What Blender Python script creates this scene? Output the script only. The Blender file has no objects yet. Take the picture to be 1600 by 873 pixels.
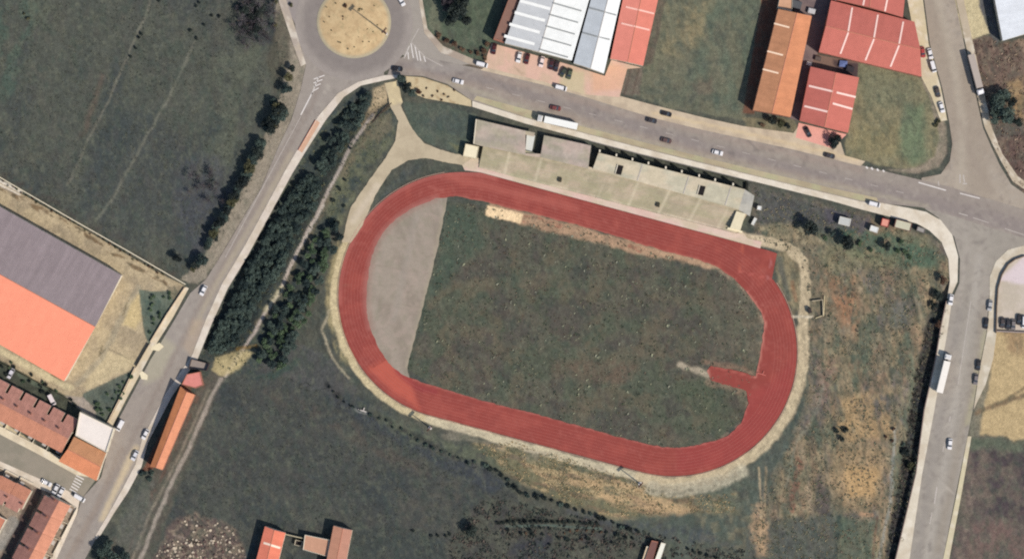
import bpy, bmesh, math, random
import numpy as np
from mathutils import Vector
random.seed(7)
S = 0.25                      # metres per unit of the survey grid (x to the right, y down)
CX, CY = 800.0, 436.5
K = 1.50                      # brightness of a white sunlit surface: albedo = seen colour / K
SHX, SHY = -0.80, -0.60       # way the shadows fall on the survey grid
ELEV = math.radians(47)

sc = bpy.context.scene
COL = sc.collection

def W(x, y, z=0.0): return Vector(((x - CX) * S, (CY - y) * S, z))
def lin(c):
    c = np.asarray(c, float) / 255.0
    return np.where(c <= 0.04045, c / 12.92, ((c + 0.055) / 1.055) ** 2.4)
def alb(c):
    v = np.clip(lin(c) / K, 0.004, 0.86); return (float(v[0]), float(v[1]), float(v[2]), 1.0)

# ------------------------------------------------------------------ numpy painting
def _hash(ix, iy, seed):
    h = (ix.astype(np.int64) * 374761393 + iy.astype(np.int64) * 668265263 + seed * 2246822519) & 0xffffffff
    h = ((h ^ (h >> 13)) * 1274126177) & 0xffffffff
    return ((h ^ (h >> 16)) & 0xffff) / 65535.0
def vnoise(x, y, seed):
    ix = np.floor(x); iy = np.floor(y); fx = x - ix; fy = y - iy
    fx = fx * fx * (3 - 2 * fx); fy = fy * fy * (3 - 2 * fy)
    a = _hash(ix, iy, seed); b = _hash(ix + 1, iy, seed); c = _hash(ix, iy + 1, seed); d = _hash(ix + 1, iy + 1, seed)
    return (a * (1 - fx) + b * fx) * (1 - fy) + (c * (1 - fx) + d * fx) * fy
def fbm(x, y, scale, seed, octv=4, ang=0.0, stretch=1.0):
    ca, sa = math.cos(ang), math.sin(ang)
    u = (x * ca + y * sa) / (scale * stretch); v = (-x * sa + y * ca) / scale
    t = 0; amp = 1; s = 0
    for o in range(octv):
        t = t + amp * vnoise(u + 17.3 * o, v + 9.1 * o, seed + o * 31); s += amp; amp *= 0.55; u = u * 2.03; v = v * 2.03
    return t / s
def sstep(a, b, x):
    t = np.clip((x - a) / (b - a), 0, 1); return t * t * (3 - 2 * t)
def seg_dist(px, py, pts, closed):
    d = np.full(px.shape, 1e9); n = len(pts)
    for i in range(n if closed else n - 1):
        ax, ay = pts[i]; bx, by = pts[(i + 1) % n]; dx, dy = bx - ax, by - ay; L = dx * dx + dy * dy + 1e-9
        t = np.clip(((px - ax) * dx + (py - ay) * dy) / L, 0, 1)
        d = np.minimum(d, (px - ax - t * dx) ** 2 + (py - ay - t * dy) ** 2)
    return np.sqrt(d)
def inside(px, py, pts):
    r = np.zeros(px.shape, bool); n = len(pts)
    for i in range(n):
        ax, ay = pts[i]; bx, by = pts[(i + 1) % n]
        if ay == by: continue
        c = ((ay > py) != (by > py)) & (px < (bx - ax) * (py - ay) / (by - ay) + ax)
        r ^= c
    return r
class Canvas:
    def __init__(s, X, Y, base):
        s.X, s.Y = X, Y; s.C = np.tile(lin(base), (X.size, 1))
        s.wx = (fbm(X, Y, 14, 901, 3) - .5) * 2; s.wy = (fbm(X, Y, 14, 977, 3) - .5) * 2
    def blend(s, idx, m, col):
        col = lin(col); s.C[idx] += (col - s.C[idx]) * m[:, None]
    def _sel(s, pts, pad):
        xs = [p[0] for p in pts]; ys = [p[1] for p in pts]
        return np.nonzero((s.X > min(xs) - pad) & (s.X < max(xs) + pad) & (s.Y > min(ys) - pad) & (s.Y < max(ys) + pad))[0]
    def _w(s, idx, warp): return s.X[idx] + s.wx[idx] * warp, s.Y[idx] + s.wy[idx] * warp
    def _tex(s, idx, m, tex):
        if tex:
            sc_, seed, lo, hi = tex[:4]; ang = tex[4] if len(tex) > 4 else 0; st = tex[5] if len(tex) > 5 else 1
            m = m * sstep(lo, hi, fbm(s.X[idx], s.Y[idx], sc_, seed, 4, ang, st))
        return m
    def poly(s, pts, col, op=1.0, feather=4, warp=4, tex=None):
        idx = s._sel(pts, feather + warp + 1)
        if not idx.size: return
        x, y = s._w(idx, warp); d = seg_dist(x, y, pts, True); d = np.where(inside(x, y, pts), d, -d)
        s.blend(idx, s._tex(idx, sstep(-feather / 2, feather / 2, d) * op, tex), col)
    def line(s, pts, col, w, op=1.0, feather=2, warp=2, tex=None):
        idx = s._sel(pts, w + feather + warp + 1)
        if not idx.size: return
        x, y = s._w(idx, warp); d = seg_dist(x, y, pts, False)
        s.blend(idx, s._tex(idx, (1 - sstep(w / 2 - feather / 2, w / 2 + feather / 2, d)) * op, tex), col)
    def noise(s, col, op, scale, seed, lo, hi, ang=0, stretch=1):
        idx = np.arange(s.X.size)
        s.blend(idx, sstep(lo, hi, fbm(s.X, s.Y, scale, seed, 4, ang, stretch)) * op, col)
    def speck(s, amp, scale, seed, octv=2):
        s.C *= (1 + amp * (fbm(s.X, s.Y, scale, seed, octv) - .5) * 2)[:, None]
    def final(s): return np.clip(s.C / K, 0.004, 0.86)

def set_col(me, C):
    a = me.color_attributes.new('Col', 'FLOAT_COLOR', 'POINT')
    buf = np.ones((len(me.vertices), 4), np.float32); buf[:, :3] = C; a.data.foreach_set('color', buf.ravel())

# ------------------------------------------------------------------ materials
MATS = {}
def new_mat(name):
    m = bpy.data.materials.new(name); m.use_nodes = True; nt = m.node_tree
    return m, nt, nt.nodes['Principled BSDF']
def N(nt, t, **kw):
    n = nt.nodes.new(t)
    for k, v in kw.items():
        if k in n.inputs: n.inputs[k].default_value = v
        else: setattr(n, k, v)
    return n
def mul_noise(nt, colsock, scale, amp, coord, detail=3, seedoff=0):
    no = N(nt, 'ShaderNodeTexNoise', Scale=scale, Detail=detail, Roughness=0.65)
    mp = N(nt, 'ShaderNodeMapping'); mp.inputs['Location'].default_value = (seedoff, seedoff * .7, 0)
    nt.links.new(coord, mp.inputs[0]); nt.links.new(mp.outputs[0], no.inputs['Vector'])
    mr = N(nt, 'ShaderNodeMapRange'); mr.inputs[1].default_value = 0.25; mr.inputs[2].default_value = 0.75
    mr.inputs[3].default_value = 1 - amp; mr.inputs[4].default_value = 1 + amp
    nt.links.new(no.outputs[0], mr.inputs[0])
    mx = N(nt, 'ShaderNodeVectorMath', operation='SCALE')
    nt.links.new(colsock, mx.inputs[0]); nt.links.new(mr.outputs[0], mx.inputs['Scale'])
    return mx.outputs[0]
def painted(name, amps=((0.9, .10), (0.25, .06)), bump=0.0, bscale=1.5, rough=0.95):
    m, nt, b = new_mat(name)
    at = N(nt, 'ShaderNodeAttribute', attribute_name='Col'); tc = N(nt, 'ShaderNodeTexCoord')
    c = at.outputs['Color']
    for i, (s, a) in enumerate(amps): c = mul_noise(nt, c, s, a, tc.outputs['Object'], 3, i * 13.7)
    nt.links.new(c, b.inputs['Base Color']); b.inputs['Roughness'].default_value = rough
    b.inputs['Specular IOR Level'].default_value = 0.15
    if bump:
        no = N(nt, 'ShaderNodeTexNoise', Scale=bscale, Detail=5, Roughness=0.7); nt.links.new(tc.outputs['Object'], no.inputs['Vector'])
        bp = N(nt, 'ShaderNodeBump', Strength=1.0, Distance=bump); nt.links.new(no.outputs[0], bp.inputs['Height'])
        nt.links.new(bp.outputs[0], b.inputs['Normal'])
    return m
def plain(col, rough=0.8, amp=0.06, scale=1.0, metal=0.0, name=None, spec=0.3):
    key = ('p', tuple(col), rough, amp, scale, metal)
    if key in MATS: return MATS[key]
    m, nt, b = new_mat(name or 'surface'); tc = N(nt, 'ShaderNodeTexCoord')
    rgb = N(nt, 'ShaderNodeRGB'); rgb.outputs[0].default_value = alb(col)
    c = mul_noise(nt, rgb.outputs[0], scale, amp, tc.outputs['Object'], 4)
    if amp > .03: c = mul_noise(nt, c, scale * 4.3, amp * .6, tc.outputs['Object'], 2, 5)
    nt.links.new(c, b.inputs['Base Color']); b.inputs['Roughness'].default_value = rough
    b.inputs['Metallic'].default_value = metal; b.inputs['Specular IOR Level'].default_value = spec
    MATS[key] = m; return m
def roofmat(col, streak=0.10, per=2.0, rough=0.75, blot=0.08):
    """u runs along the ridge, v down the slope (metres)"""
    key = ('r', tuple(col), streak, per)
    if key in MATS: return MATS[key]
    m, nt, b = new_mat('roof_covering'); uv = N(nt, 'ShaderNodeUVMap'); tc = N(nt, 'ShaderNodeTexCoord')
    rgb = N(nt, 'ShaderNodeRGB'); rgb.outputs[0].default_value = alb(col)
    mp = N(nt, 'ShaderNodeMapping'); mp.inputs['Scale'].default_value = (1 / per, 0.04, 1)
    nt.links.new(uv.outputs[0], mp.inputs[0])
    c = mul_noise(nt, rgb.outputs[0], 1.0, streak, mp.outputs[0], 4)
    c = mul_noise(nt, c, 0.35, blot, tc.outputs['Object'], 4, 3.3)
    c = mul_noise(nt, c, 2.2, blot * .6, tc.outputs['Object'], 2, 8.3)
    nt.links.new(c, b.inputs['Base Color']); b.inputs['Roughness'].default_value = rough; b.inputs['Specular IOR Level'].default_value = 0.2
    wv = N(nt, 'ShaderNodeTexWave', wave_type='BANDS', bands_direction='X'); wv.inputs['Scale'].default_value = 1.3
    nt.links.new(uv.outputs[0], wv.inputs['Vector'])
    bp = N(nt, 'ShaderNodeBump', Strength=0.5, Distance=0.05); nt.links.new(wv.outputs[0], bp.inputs['Height']); nt.links.new(bp.outputs[0], b.inputs['Normal'])
    MATS[key] = m; return m
def leafmat(name, c1, c2):
    m, nt, b = new_mat(name); oi = N(nt, 'ShaderNodeObjectInfo'); tc = N(nt, 'ShaderNodeTexCoord')
    no = N(nt, 'ShaderNodeTexNoise', Scale=1.6, Detail=3); nt.links.new(tc.outputs['Object'], no.inputs['Vector'])
    ad = N(nt, 'ShaderNodeMath', operation='ADD'); nt.links.new(no.outputs[0], ad.inputs[0]); nt.links.new(oi.outputs['Random'], ad.inputs[1])
    mr = N(nt, 'ShaderNodeMapRange'); mr.inputs[1].default_value = .4; mr.inputs[2].default_value = 1.5; nt.links.new(ad.outputs[0], mr.inputs[0])
    mx = N(nt, 'ShaderNodeMix', data_type='RGBA'); nt.links.new(mr.outputs[0], mx.inputs['Factor'])
    mx.inputs['A'].default_value = alb(c1); mx.inputs['B'].default_value = alb(c2)
    nt.links.new(mx.outputs['Result'], b.inputs['Base Color']); b.inputs['Roughness'].default_value = .9; b.inputs['Specular IOR Level'].default_value = .1
    return m

# ------------------------------------------------------------------ objects
def tag(o, label=None, cat=None, group=None, kind=None):
    if label: o['label'] = label
    if cat: o['category'] = cat
    if group: o['group'] = group
    if kind: o['kind'] = kind
    return o
def empty(name, loc, rz=0.0):
    o = bpy.data.objects.new(name, None); COL.objects.link(o); o.location = loc; o.rotation_euler = (0, 0, rz); o.empty_display_size = .5
    return o
class MB:
    """collects faces, then links them as one mesh object"""
    def __init__(s): s.v = []; s.f = []; s.uv = []
    def face(s, pts, uvs=None):
        i = len(s.v); s.v += [tuple(p) for p in pts]; s.f.append(tuple(range(i, i + len(pts))))
        s.uv.append(uvs or [(p[0], p[1]) for p in pts])
    def prism(s, base, z0, z1, bottom=False):
        """base: list of (x, y) world; z1 may be a list"""
        n = len(base); zt = z1 if isinstance(z1, (list, tuple)) else [z1] * n
        a = sum(base[i][0] * base[(i + 1) % n][1] - base[(i + 1) % n][0] * base[i][1] for i in range(n))
        if a < 0: base = base[::-1]; zt = list(zt)[::-1]
        s.face([(p[0], p[1], zt[i]) for i, p in enumerate(base)])
        for i in range(n):
            j = (i + 1) % n; p, q = base[i], base[j]
            s.face([(p[0], p[1], z0), (q[0], q[1], z0), (q[0], q[1], zt[j]), (p[0], p[1], zt[i])])
        if bottom: s.face([(p[0], p[1], z0) for p in base[::-1]])
    def box(s, c, d, rz=0.0):
        ca, sa = math.cos(rz), math.sin(rz); hx, hy = d[0] / 2, d[1] / 2
        b = [(c[0] + x * ca - y * sa, c[1] + x * sa + y * ca) for x, y in ((-hx, -hy), (hx, -hy), (hx, hy), (-hx, hy))]
        s.prism(b, c[2] - d[2] / 2, c[2] + d[2] / 2, True)
    def tube(s, p0, p1, r0, r1, n=8):
        p0, p1 = Vector(p0), Vector(p1); d = (p1 - p0).normalized(); a = d.orthogonal().normalized(); b = d.cross(a)
        R0 = [p0 + (a * math.cos(t) + b * math.sin(t)) * r0 for t in [2 * math.pi * i / n for i in range(n)]]
        R1 = [p1 + (a * math.cos(t) + b * math.sin(t)) * r1 for t in [2 * math.pi * i / n for i in range(n)]]
        for i in range(n): s.face([R0[i], R0[(i + 1) % n], R1[(i + 1) % n], R1[i]])
        s.face(R1); s.face(R0[::-1])
    def build(s, name, mat, parent=None, bevel=0.0, smooth=False):
        me = bpy.data.meshes.new(name); me.from_pydata(s.v, [], s.f); uvl = me.uv_layers.new(name='UVMap')
        k = 0
        for u in s.uv:
            for q in u: uvl.data[k].uv = q; k += 1
        if bevel:
            bm = bmesh.new(); bm.from_mesh(me); bmesh.ops.remove_doubles(bm, verts=bm.verts, dist=1e-4)
            bmesh.ops.bevel(bm, geom=bm.edges[:], offset=bevel, segments=2, affect='EDGES', profile=.6); bm.to_mesh(me); bm.free()
        if smooth:
            for p in me.polygons: p.use_smooth = True
        me.materials.append(mat)
        o = bpy.data.objects.new(name, me); COL.objects.link(o)
        if parent: o.parent = parent
        return o
def copy_tree(o, parent=None):
    c = o.copy(); COL.objects.link(c); c.parent = parent
    for ch in list(o.children): copy_tree(ch, c)
    return c
def P2(pts, org=(0, 0)):
    """survey points -> world xy relative to org (world)"""
    return [((x - CX) * S - org[0], (CY - y) * S - org[1]) for x, y in pts]

# ------------------------------------------------------------------ terrain height
DIP = [(1484, 445), (1463, 560), (1440, 680), (1400, 873), (1385, 950)]
def gz_arr(X, Y):
    d = seg_dist(X, Y, DIP, False)
    left = X < np.interp(Y, [p[1] for p in DIP], [p[0] for p in DIP])
    dip = np.where(left & (Y > 430), -2.6 * (1 - sstep(18, 46, d)) * sstep(430, 470, Y), 0)
    # belt ground lowered so its trees' shadows stop short of the pavement
    wl_ = np.interp(Y, [118, 190, 272, 364, 450, 560, 600], [620, 508, 456, 406, 356, 309, 290])
    dip = dip - 2.2 * sstep(-1, 4, X - wl_) * (1 - sstep(38, 75, X - wl_)) * sstep(140, 175, Y) * (1 - sstep(530, 565, Y))
    # sunken alley behind the grandstand
    al = (X > 924) & (X < 1168); e = 208.5 + (X - 880) * .258
    dip = dip - 2.4 * np.where(al, sstep(0, 2, Y - e) * (1 - sstep(14, 22, Y - e)), 0)
    r = fbm(X, Y, 26, 5, 4) * .12 + fbm(X, Y, 5, 55, 2) * .05
    dm = np.hypot(X - 553, Y - 35)      # roundabout mound
    return -0.015 - r + dip
def gz(x, y): return float(gz_arr(np.array([x], float), np.array([y], float))[0])
# ================================================================== GROUND
fx = np.arange(-84, 1686, 2.0); fy = np.arange(-74, 950, 2.0)
gx = np.concatenate([[-9000, -3000, -900, -300], fx, [1900, 2600, 5000, 11000]])
gy = np.concatenate([[-9000, -3000, -900, -300], fy, [1200, 1900, 4000, 11000]])
GX, GY = np.meshgrid(gx, gy); GXf, GYf = GX.ravel(), GY.ravel()
cv = Canvas(GXf, GYf, (80, 81, 74))
cv.noise((92, 90, 80), .7, 60, 11, .4, .65)
cv.noise((68, 74, 72), .6, 40, 12, .45, .7)
DR = math.radians(15)
# big west field
WF = [(-90, -90), (425, -90), (440, 60), (452, 120), (430, 200), (385, 300), (318, 425), (285, 436), (0, 272), (-90, 222)]
cv.poly(WF, (74, 77, 75), 1, 6, 5)
cv.poly(WF, (66, 72, 72), .8, 6, 5, (45, 21, .45, .65, 1.9, 2.5))
cv.poly(WF, (92, 93, 82), .55, 6, 5, (60, 22, .48, .7, 1.9, 3))
cv.poly([(330, 90), (440, 60), (425, 190), (380, 280), (290, 300), (330, 200)], (99, 102, 88), .6, 30, 8, (22, 23, .35, .65, 1.9, 2))
cv.poly([(-60, -60), (60, -60), (55, 60), (20, 150), (-60, 200)], (78, 96, 84), .6, 30, 12, (12, 24, .4, .6, 1.9, 2))
cv.poly([(60, -60), (80, 20), (50, 120), (35, 110), (40, 0)], (112, 116, 98), .35, 14, 8, (8, 25, .45, .6, 1.9, 3))
cv.poly([(380, 0), (440, 0), (445, 70), (410, 75), (375, 50)], (56, 62, 66), .85, 16, 8)
cv.poly([(280, 250), (340, 240), (370, 300), (330, 390), (300, 400), (270, 320)], (80, 80, 88), .55, 20, 8)
cv.line([(250, -40), (225, 30), (200, 85), (168, 160), (140, 215), (105, 290)], (118, 114, 102), 3.6, .85, 3, 3)
cv.line([(305, 65), (265, 150), (215, 240), (170, 320), (150, 345)], (118, 116, 104), 4.2, .8, 3, 3)
cv.line([(160, 120), (130, 210)], (110, 84, 72), 8, .35, 8, 3)
cv.line([(0, 268), (110, 330), (200, 385), (270, 428)], (76, 66, 62), 12, .5, 8, 6, (7, 26, .4, .6))
cv.poly([(120, 300), (230, 340), (290, 410), (240, 420), (150, 370), (90, 330)], (92, 95, 86), .4, 20, 8, (10, 27, .4, .65))
# verge west of the west road
cv.poly([(432, 0), (470, 60), (486, 105), (470, 170), (440, 240), (415, 300), (382, 352), (347, 405), (312, 445), (283, 436), (318, 400), (370, 305), (420, 205), (447, 120), (432, 60)], (158, 146, 128), .9, 4, 6)
cv.poly([(418, 100), (440, 0), (455, 30), (452, 100), (430, 150)], (84, 80, 70), .8, 8, 6)
# belts floor
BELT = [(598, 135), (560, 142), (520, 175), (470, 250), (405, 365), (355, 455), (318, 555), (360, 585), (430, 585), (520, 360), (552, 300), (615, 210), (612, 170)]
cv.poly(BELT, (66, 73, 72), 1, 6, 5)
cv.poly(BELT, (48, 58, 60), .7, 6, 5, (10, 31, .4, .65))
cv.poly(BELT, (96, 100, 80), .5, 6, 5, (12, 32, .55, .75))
cv.poly([(548, 205), (612, 175), (618, 212), (575, 280), (528, 360), (505, 330), (520, 270)], (112, 112, 88), .7, 14, 8, (10, 33, .3, .6))
cv.poly([(585, 185), (608, 175), (614, 200), (590, 225), (575, 215)], (118, 110, 92), .8, 8, 3)
cv.poly([(583, 140), (602, 132), (612, 165), (592, 178), (570, 205), (562, 195), (580, 165)], (180, 160, 128), .9, 4, 3)
cv.line([(610, 163), (590, 180), (575, 205)], (40, 38, 34), 2.4, .8, 1.5, 1)
cv.poly([(560, 240), (530, 310), (505, 345), (520, 300), (545, 240)], (120, 120, 94), .5, 10, 5)
cv.line([(590, 190), (548, 250), (512, 310), (478, 375), (440, 455), (405, 505)], (120, 108, 88), 12, .75, 7, 5, (9, 34, .25, .55))
cv.line([(582, 180), (548, 228), (520, 285), (495, 335), (462, 398), (436, 458), (412, 492), (398, 518), (375, 552), (355, 582), (330, 625), (300, 690), (272, 745), (240, 820), (210, 900)], (186, 172, 158), 5.2, 1, 2, 1.5)
cv.line([(506, 320), (485, 360), (458, 405)], (196, 186, 172), 2.2, .7, 1.5, 1)
cv.line([(440, 450), (415, 485)], (196, 186, 150), 7, .7, 5, 3)
cv.poly([(338, 560), (365, 548), (398, 548), (370, 578), (345, 590), (330, 580)], (190, 172, 126), .85, 6, 5)
cv.line([(370, 545), (400, 540)], (140, 108, 50), 5, .8, 4, 2)
# embankment lane beside the long shed
cv.poly([(330, 580), (352, 590), (330, 650), (285, 745), (225, 900), (150, 900), (185, 830), (238, 735), (310, 600)], (92, 86, 78), .95, 5, 5)
cv.line([(318, 600), (290, 660), (262, 725), (225, 800), (190, 890)], (112, 78, 66), 5, .45, 4, 3, (12, 35, .3, .6))
cv.line([(325, 610), (298, 672), (268, 735), (235, 800), (205, 880)], (146, 134, 118), 4, .75, 3, 2)
cv.line([(345, 592), (330, 620), (300, 690), (272, 745), (240, 820), (205, 910)], (164, 152, 138), 6.5, .9, 3, 2)
cv.poly([(190, 800), (240, 740), (235, 800), (215, 860), (175, 880)], (100, 102, 96), .6, 12, 5)
# bottom field
BF = [(345, 600), (380, 588), (440, 585), (520, 610), (600, 655), (700, 700), (790, 760), (830, 800), (850, 830), (860, 950), (225, 950), (250, 850), (285, 745), (330, 640)]
cv.poly(BF, (71, 73, 71), 1, 8, 5)
cv.poly(BF, (82, 84, 78), .6, 8, 5, (34, 41, .45, .7, .5, 2))
cv.poly(BF, (60, 66, 68), .6, 8, 5, (30, 42, .5, .7, .5, 2))
cv.poly([(400, 600), (520, 640), (620, 700), (700, 760), (600, 720), (500, 660), (420, 625)], (94, 84, 76), .5, 16, 6, (16, 43, .4, .6))
cv.poly([(600, 760), (730, 750), (760, 830), (640, 830)], (92, 88, 80), .5, 24, 8, (9, 44, .4, .65))
cv.poly([(520, 600), (560, 620), (640, 665), (760, 730), (800, 760), (760, 770), (640, 700), (560, 655), (500, 620)], (64, 68, 74), .8, 10, 5)
cv.poly([(455, 530), (520, 560), (560, 610), (520, 620), (440, 590), (400, 580), (430, 540)], (80, 80, 80), .9, 10, 5)
cv.poly([(395, 590), (470, 560), (460, 575), (430, 590)], (58, 76, 70), .8, 6, 5)
cv.poly([(240, 873), (270, 812), (300, 800), (365, 822), (385, 860), (380, 950), (230, 950)], (98, 84, 80), .95, 7, 5)
cv.poly([(240, 873), (270, 812), (300, 800), (365, 822), (385, 860), (380, 950), (230, 950)], (138, 122, 106), .8, 7, 5, (5, 45, .45, .62))
cv.line([(272, 835), (295, 842), (312, 852)], (150, 132, 122), 2, .7, 1, 1)
cv.line([(292, 842), (300, 845), (312, 850)], (40, 26, 24), 5, .9, 2, 1)
cv.line([(385, 870), (400, 840)], (46, 68, 76), 9, .6, 6, 3)
cv.poly([(540, 825), (620, 820), (700, 850), (700, 950), (540, 950)], (64, 70, 68), .6, 20, 6)
# bottom middle, hedge country
BM = [(760, 770), (830, 790), (950, 815), (1100, 850), (1180, 860), (1180, 950), (700, 950), (700, 850)]
cv.poly(BM, (82, 82, 74), .95, 14, 6)
cv.poly(BM, (66, 62, 66), .6, 14, 6, (14, 46, .45, .65))
cv.poly([(800, 850), (860, 835), (860, 880), (800, 880)], (56, 58, 68), .7, 16, 8)
cv.poly([(950, 790), (1180, 790), (1200, 850), (1180, 950), (1060, 950), (1040, 850), (960, 830)], (88, 96, 88), .85, 16, 8, (16, 147, .2, .6)); cv.poly([(1090, 770), (1200, 770), (1200, 880), (1090, 860)], (136, 126, 102), .5, 16, 8, (9, 148, .45, .62))
cv.poly([(880, 790), (960, 810), (1100, 820), (1150, 860), (1000, 830), (900, 812)], (72, 76, 84), .6, 12, 8, (10, 47, .3, .6))
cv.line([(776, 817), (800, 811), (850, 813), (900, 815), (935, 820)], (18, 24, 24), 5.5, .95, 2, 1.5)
cv.line([(790, 822), (850, 820), (940, 826)], (92, 112, 106), 3, .7, 2, 1.5)
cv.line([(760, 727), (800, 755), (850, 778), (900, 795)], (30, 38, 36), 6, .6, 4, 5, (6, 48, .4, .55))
# tan dry bank south of the track
BK = [(740, 695), (800, 690), (880, 712), (960, 740), (1050, 775), (1150, 770), (1150, 800), (1060, 800), (960, 808), (880, 785), (800, 745)]
cv.poly(BK, (122, 116, 90), .95, 14, 6)
cv.poly(BK, (188, 164, 124), .75, 12, 6, (8, 51, .46, .62, DR, 4))
cv.poly(BK, (120, 86, 76), .45, 12, 6, (8, 52, .52, .7, DR, 4))
cv.poly([(880, 740), (1000, 760), (1090, 795), (1060, 805), (960, 790), (890, 765)], (196, 164, 124), .7, 12, 6, (8, 53, .35, .6, DR, 4))
cv.poly([(560, 630), (680, 680), (760, 705), (800, 735), (740, 725), (640, 690)], (100, 104, 86), .8, 14, 6, (9, 54, .3, .55))
cv.poly([(1050, 760), (1200, 730), (1240, 680), (1250, 740), (1190, 800), (1100, 800)], (94, 103, 92), .7, 18, 8, (14, 149, .25, .6))
# heath to the east
HE = [(1175, 292), (1330, 330), (1480, 380), (1484, 450), (1470, 520), (1448, 640), (1405, 873), (1395, 950), (1150, 950), (1190, 760), (1240, 690), (1262, 600), (1266, 480), (1250, 400), (1180, 372)]
cv.poly(HE, (128, 117, 98), 1, 10, 6)
cv.poly(HE, (90, 98, 84), .9, 10, 6, (30, 61, .46, .62, 1.4, 2))
cv.poly(HE, (112, 101, 100), .7, 10, 6, (26, 62, .5, .66, 1.4, 2))
cv.poly(HE, (164, 142, 110), .65, 10, 6, (20, 63, .5, .68, 1.45, 2)); cv.poly(HE, (162, 146, 116), .4, 10, 6, (5, 163, .5, .68, 1.4, 2.2)); cv.poly(HE, (84, 84, 78), .5, 10, 6, (4, 164, .52, .68, 1.5, 5))
cv.poly(HE, (140, 112, 92), .45, 10, 6, (14, 64, .55, .7, 1.45, 2))
cv.poly(HE, (54, 64, 60), .45, 10, 6, (5, 65, .6, .72, 1.45, 2))
cv.poly([(1175, 292), (1335, 332), (1330, 372), (1250, 350), (1180, 350)], (84, 84, 84), .95, 14, 6)
cv.poly([(1290, 322), (1360, 340), (1352, 372), (1290, 352)], (84, 80, 90), .8, 10, 4)
cv.poly([(1180, 352), (1250, 350), (1300, 392), (1240, 378), (1180, 366)], (160, 146, 116), .7, 8, 6, (7, 66, .35, .6))
cv.poly([(1310, 355), (1440, 372), (1475, 400), (1460, 425), (1330, 402)], (74, 100, 84), .85, 16, 8, (14, 67, .25, .5))
cv.poly([(1400, 355), (1460, 375), (1470, 392), (1400, 375)], (120, 118, 96), .6, 8, 5)
cv.poly([(1295, 430), (1335, 435), (1345, 500), (1330, 530), (1300, 480)], (170, 126, 94), .75, 18, 8, (8, 68, .3, .6, 1.45, 2))
cv.poly([(1300, 380), (1400, 400), (1400, 420), (1300, 425), (1280, 400)], (136, 130, 100), .6, 16, 8)
cv.poly([(1395, 470), (1425, 470), (1420, 510), (1390, 515)], (72, 92, 98), .5, 14, 6)
cv.poly([(1300, 620), (1400, 610), (1405, 680), (1330, 690), (1290, 660)], (178, 148, 106), .75, 20, 8, (12, 69, .3, .6, 1.45, 3))
cv.poly([(1300, 700), (1380, 700), (1375, 790), (1320, 800), (1295, 750)], (168, 142, 106), .7, 20, 8)
cv.poly([(1320, 728), (1375, 728), (1370, 772), (1325, 775)], (196, 160, 112), .7, 18, 8)
cv.poly([(1280, 560), (1310, 560), (1300, 640), (1270, 640)], (150, 120, 108), .5, 16, 6, (10, 70, .3, .6))
cv.line([(1250, 720), (1244, 750), (1236, 795)], (134, 94, 80), 9, .8, 5, 5, (7, 71, .3, .55))
cv.line([(1262, 755), (1268, 785), (1270, 806)], (168, 150, 124), 6, .6, 5, 3)
cv.poly([(1278, 735), (1296, 770), (1300, 810), (1272, 800)], (82, 74, 78), .8, 10, 5)
cv.poly([(1200, 812), (1310, 800), (1305, 950), (1150, 950), (1170, 830)], (78, 84, 82), .8, 18, 8)
cv.poly([(1310, 808), (1370, 812), (1362, 900), (1308, 900)], (84, 98, 84), .7, 12, 8)
cv.line([(1312, 806), (1304, 880)], (46, 62, 62), 6, .7, 4, 3)
cv.line([(1345, 802), (1362, 804)], (182, 142, 110), 6, .7, 3, 2)
cv.line([(1370, 808), (1364, 873)], (106, 76, 64), 4, .7, 3, 2)
cv.line([(1400, 670), (1396, 720), (1392, 790), (1372, 880)], (138, 142, 138), 5, .6, 4, 3)
cv.line([(1418, 520), (1428, 560), (1422, 640)], (108, 114, 98), 6, .5, 6, 3)
cv.poly([(1190, 640), (1245, 640), (1235, 700), (1190, 800), (1160, 800)], (84, 92, 86), .6, 20, 8)
cv.line([(1186, 730), (1190, 790), (1186, 860)], (176, 156, 124), 3, .8, 2, 2)
cv.line([(1197, 730), (1195, 800), (1190, 862)], (170, 148, 116), 3, .7, 2, 2)
cv.poly([(1176, 790), (1194, 792), (1204, 840), (1196, 870), (1182, 868), (1174, 835)], (188, 156, 120), .75, 12, 9, (6, 174, .2, .55))
cv.line([(1285, 600), (1278, 640), (1245, 690), (1228, 760)], (140, 136, 118), 4, .6, 4, 3)
cv.line([(1262, 560), (1258, 620), (1236, 668)], (70, 82, 76), 7, .6, 6, 3)
cv.poly([(1222, 388), (1250, 402), (1252, 480), (1240, 492), (1215, 440), (1212, 400)], (150, 136, 106), .9, 6, 4); cv.poly([(1222, 388), (1250, 402), (1252, 480), (1240, 492), (1215, 440), (1212, 400)], (108, 96, 78), .6, 6, 4, (6, 173, .45, .62)); cv.line([(1238, 440), (1242, 470)], (160, 108, 78), 6, .5, 5, 3)
cv.poly([(1212, 400), (1222, 400), (1236, 470), (1228, 470)], (88, 90, 84), .8, 5, 2)
# dark ditch side: dark growth, its colour also widening the wall's shadow band
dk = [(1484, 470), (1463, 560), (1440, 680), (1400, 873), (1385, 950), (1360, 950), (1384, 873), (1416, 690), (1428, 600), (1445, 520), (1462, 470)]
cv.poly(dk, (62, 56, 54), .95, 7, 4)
cv.poly(dk, (48, 52, 60), .6, 7, 4, (16, 72, .4, .6))
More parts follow.
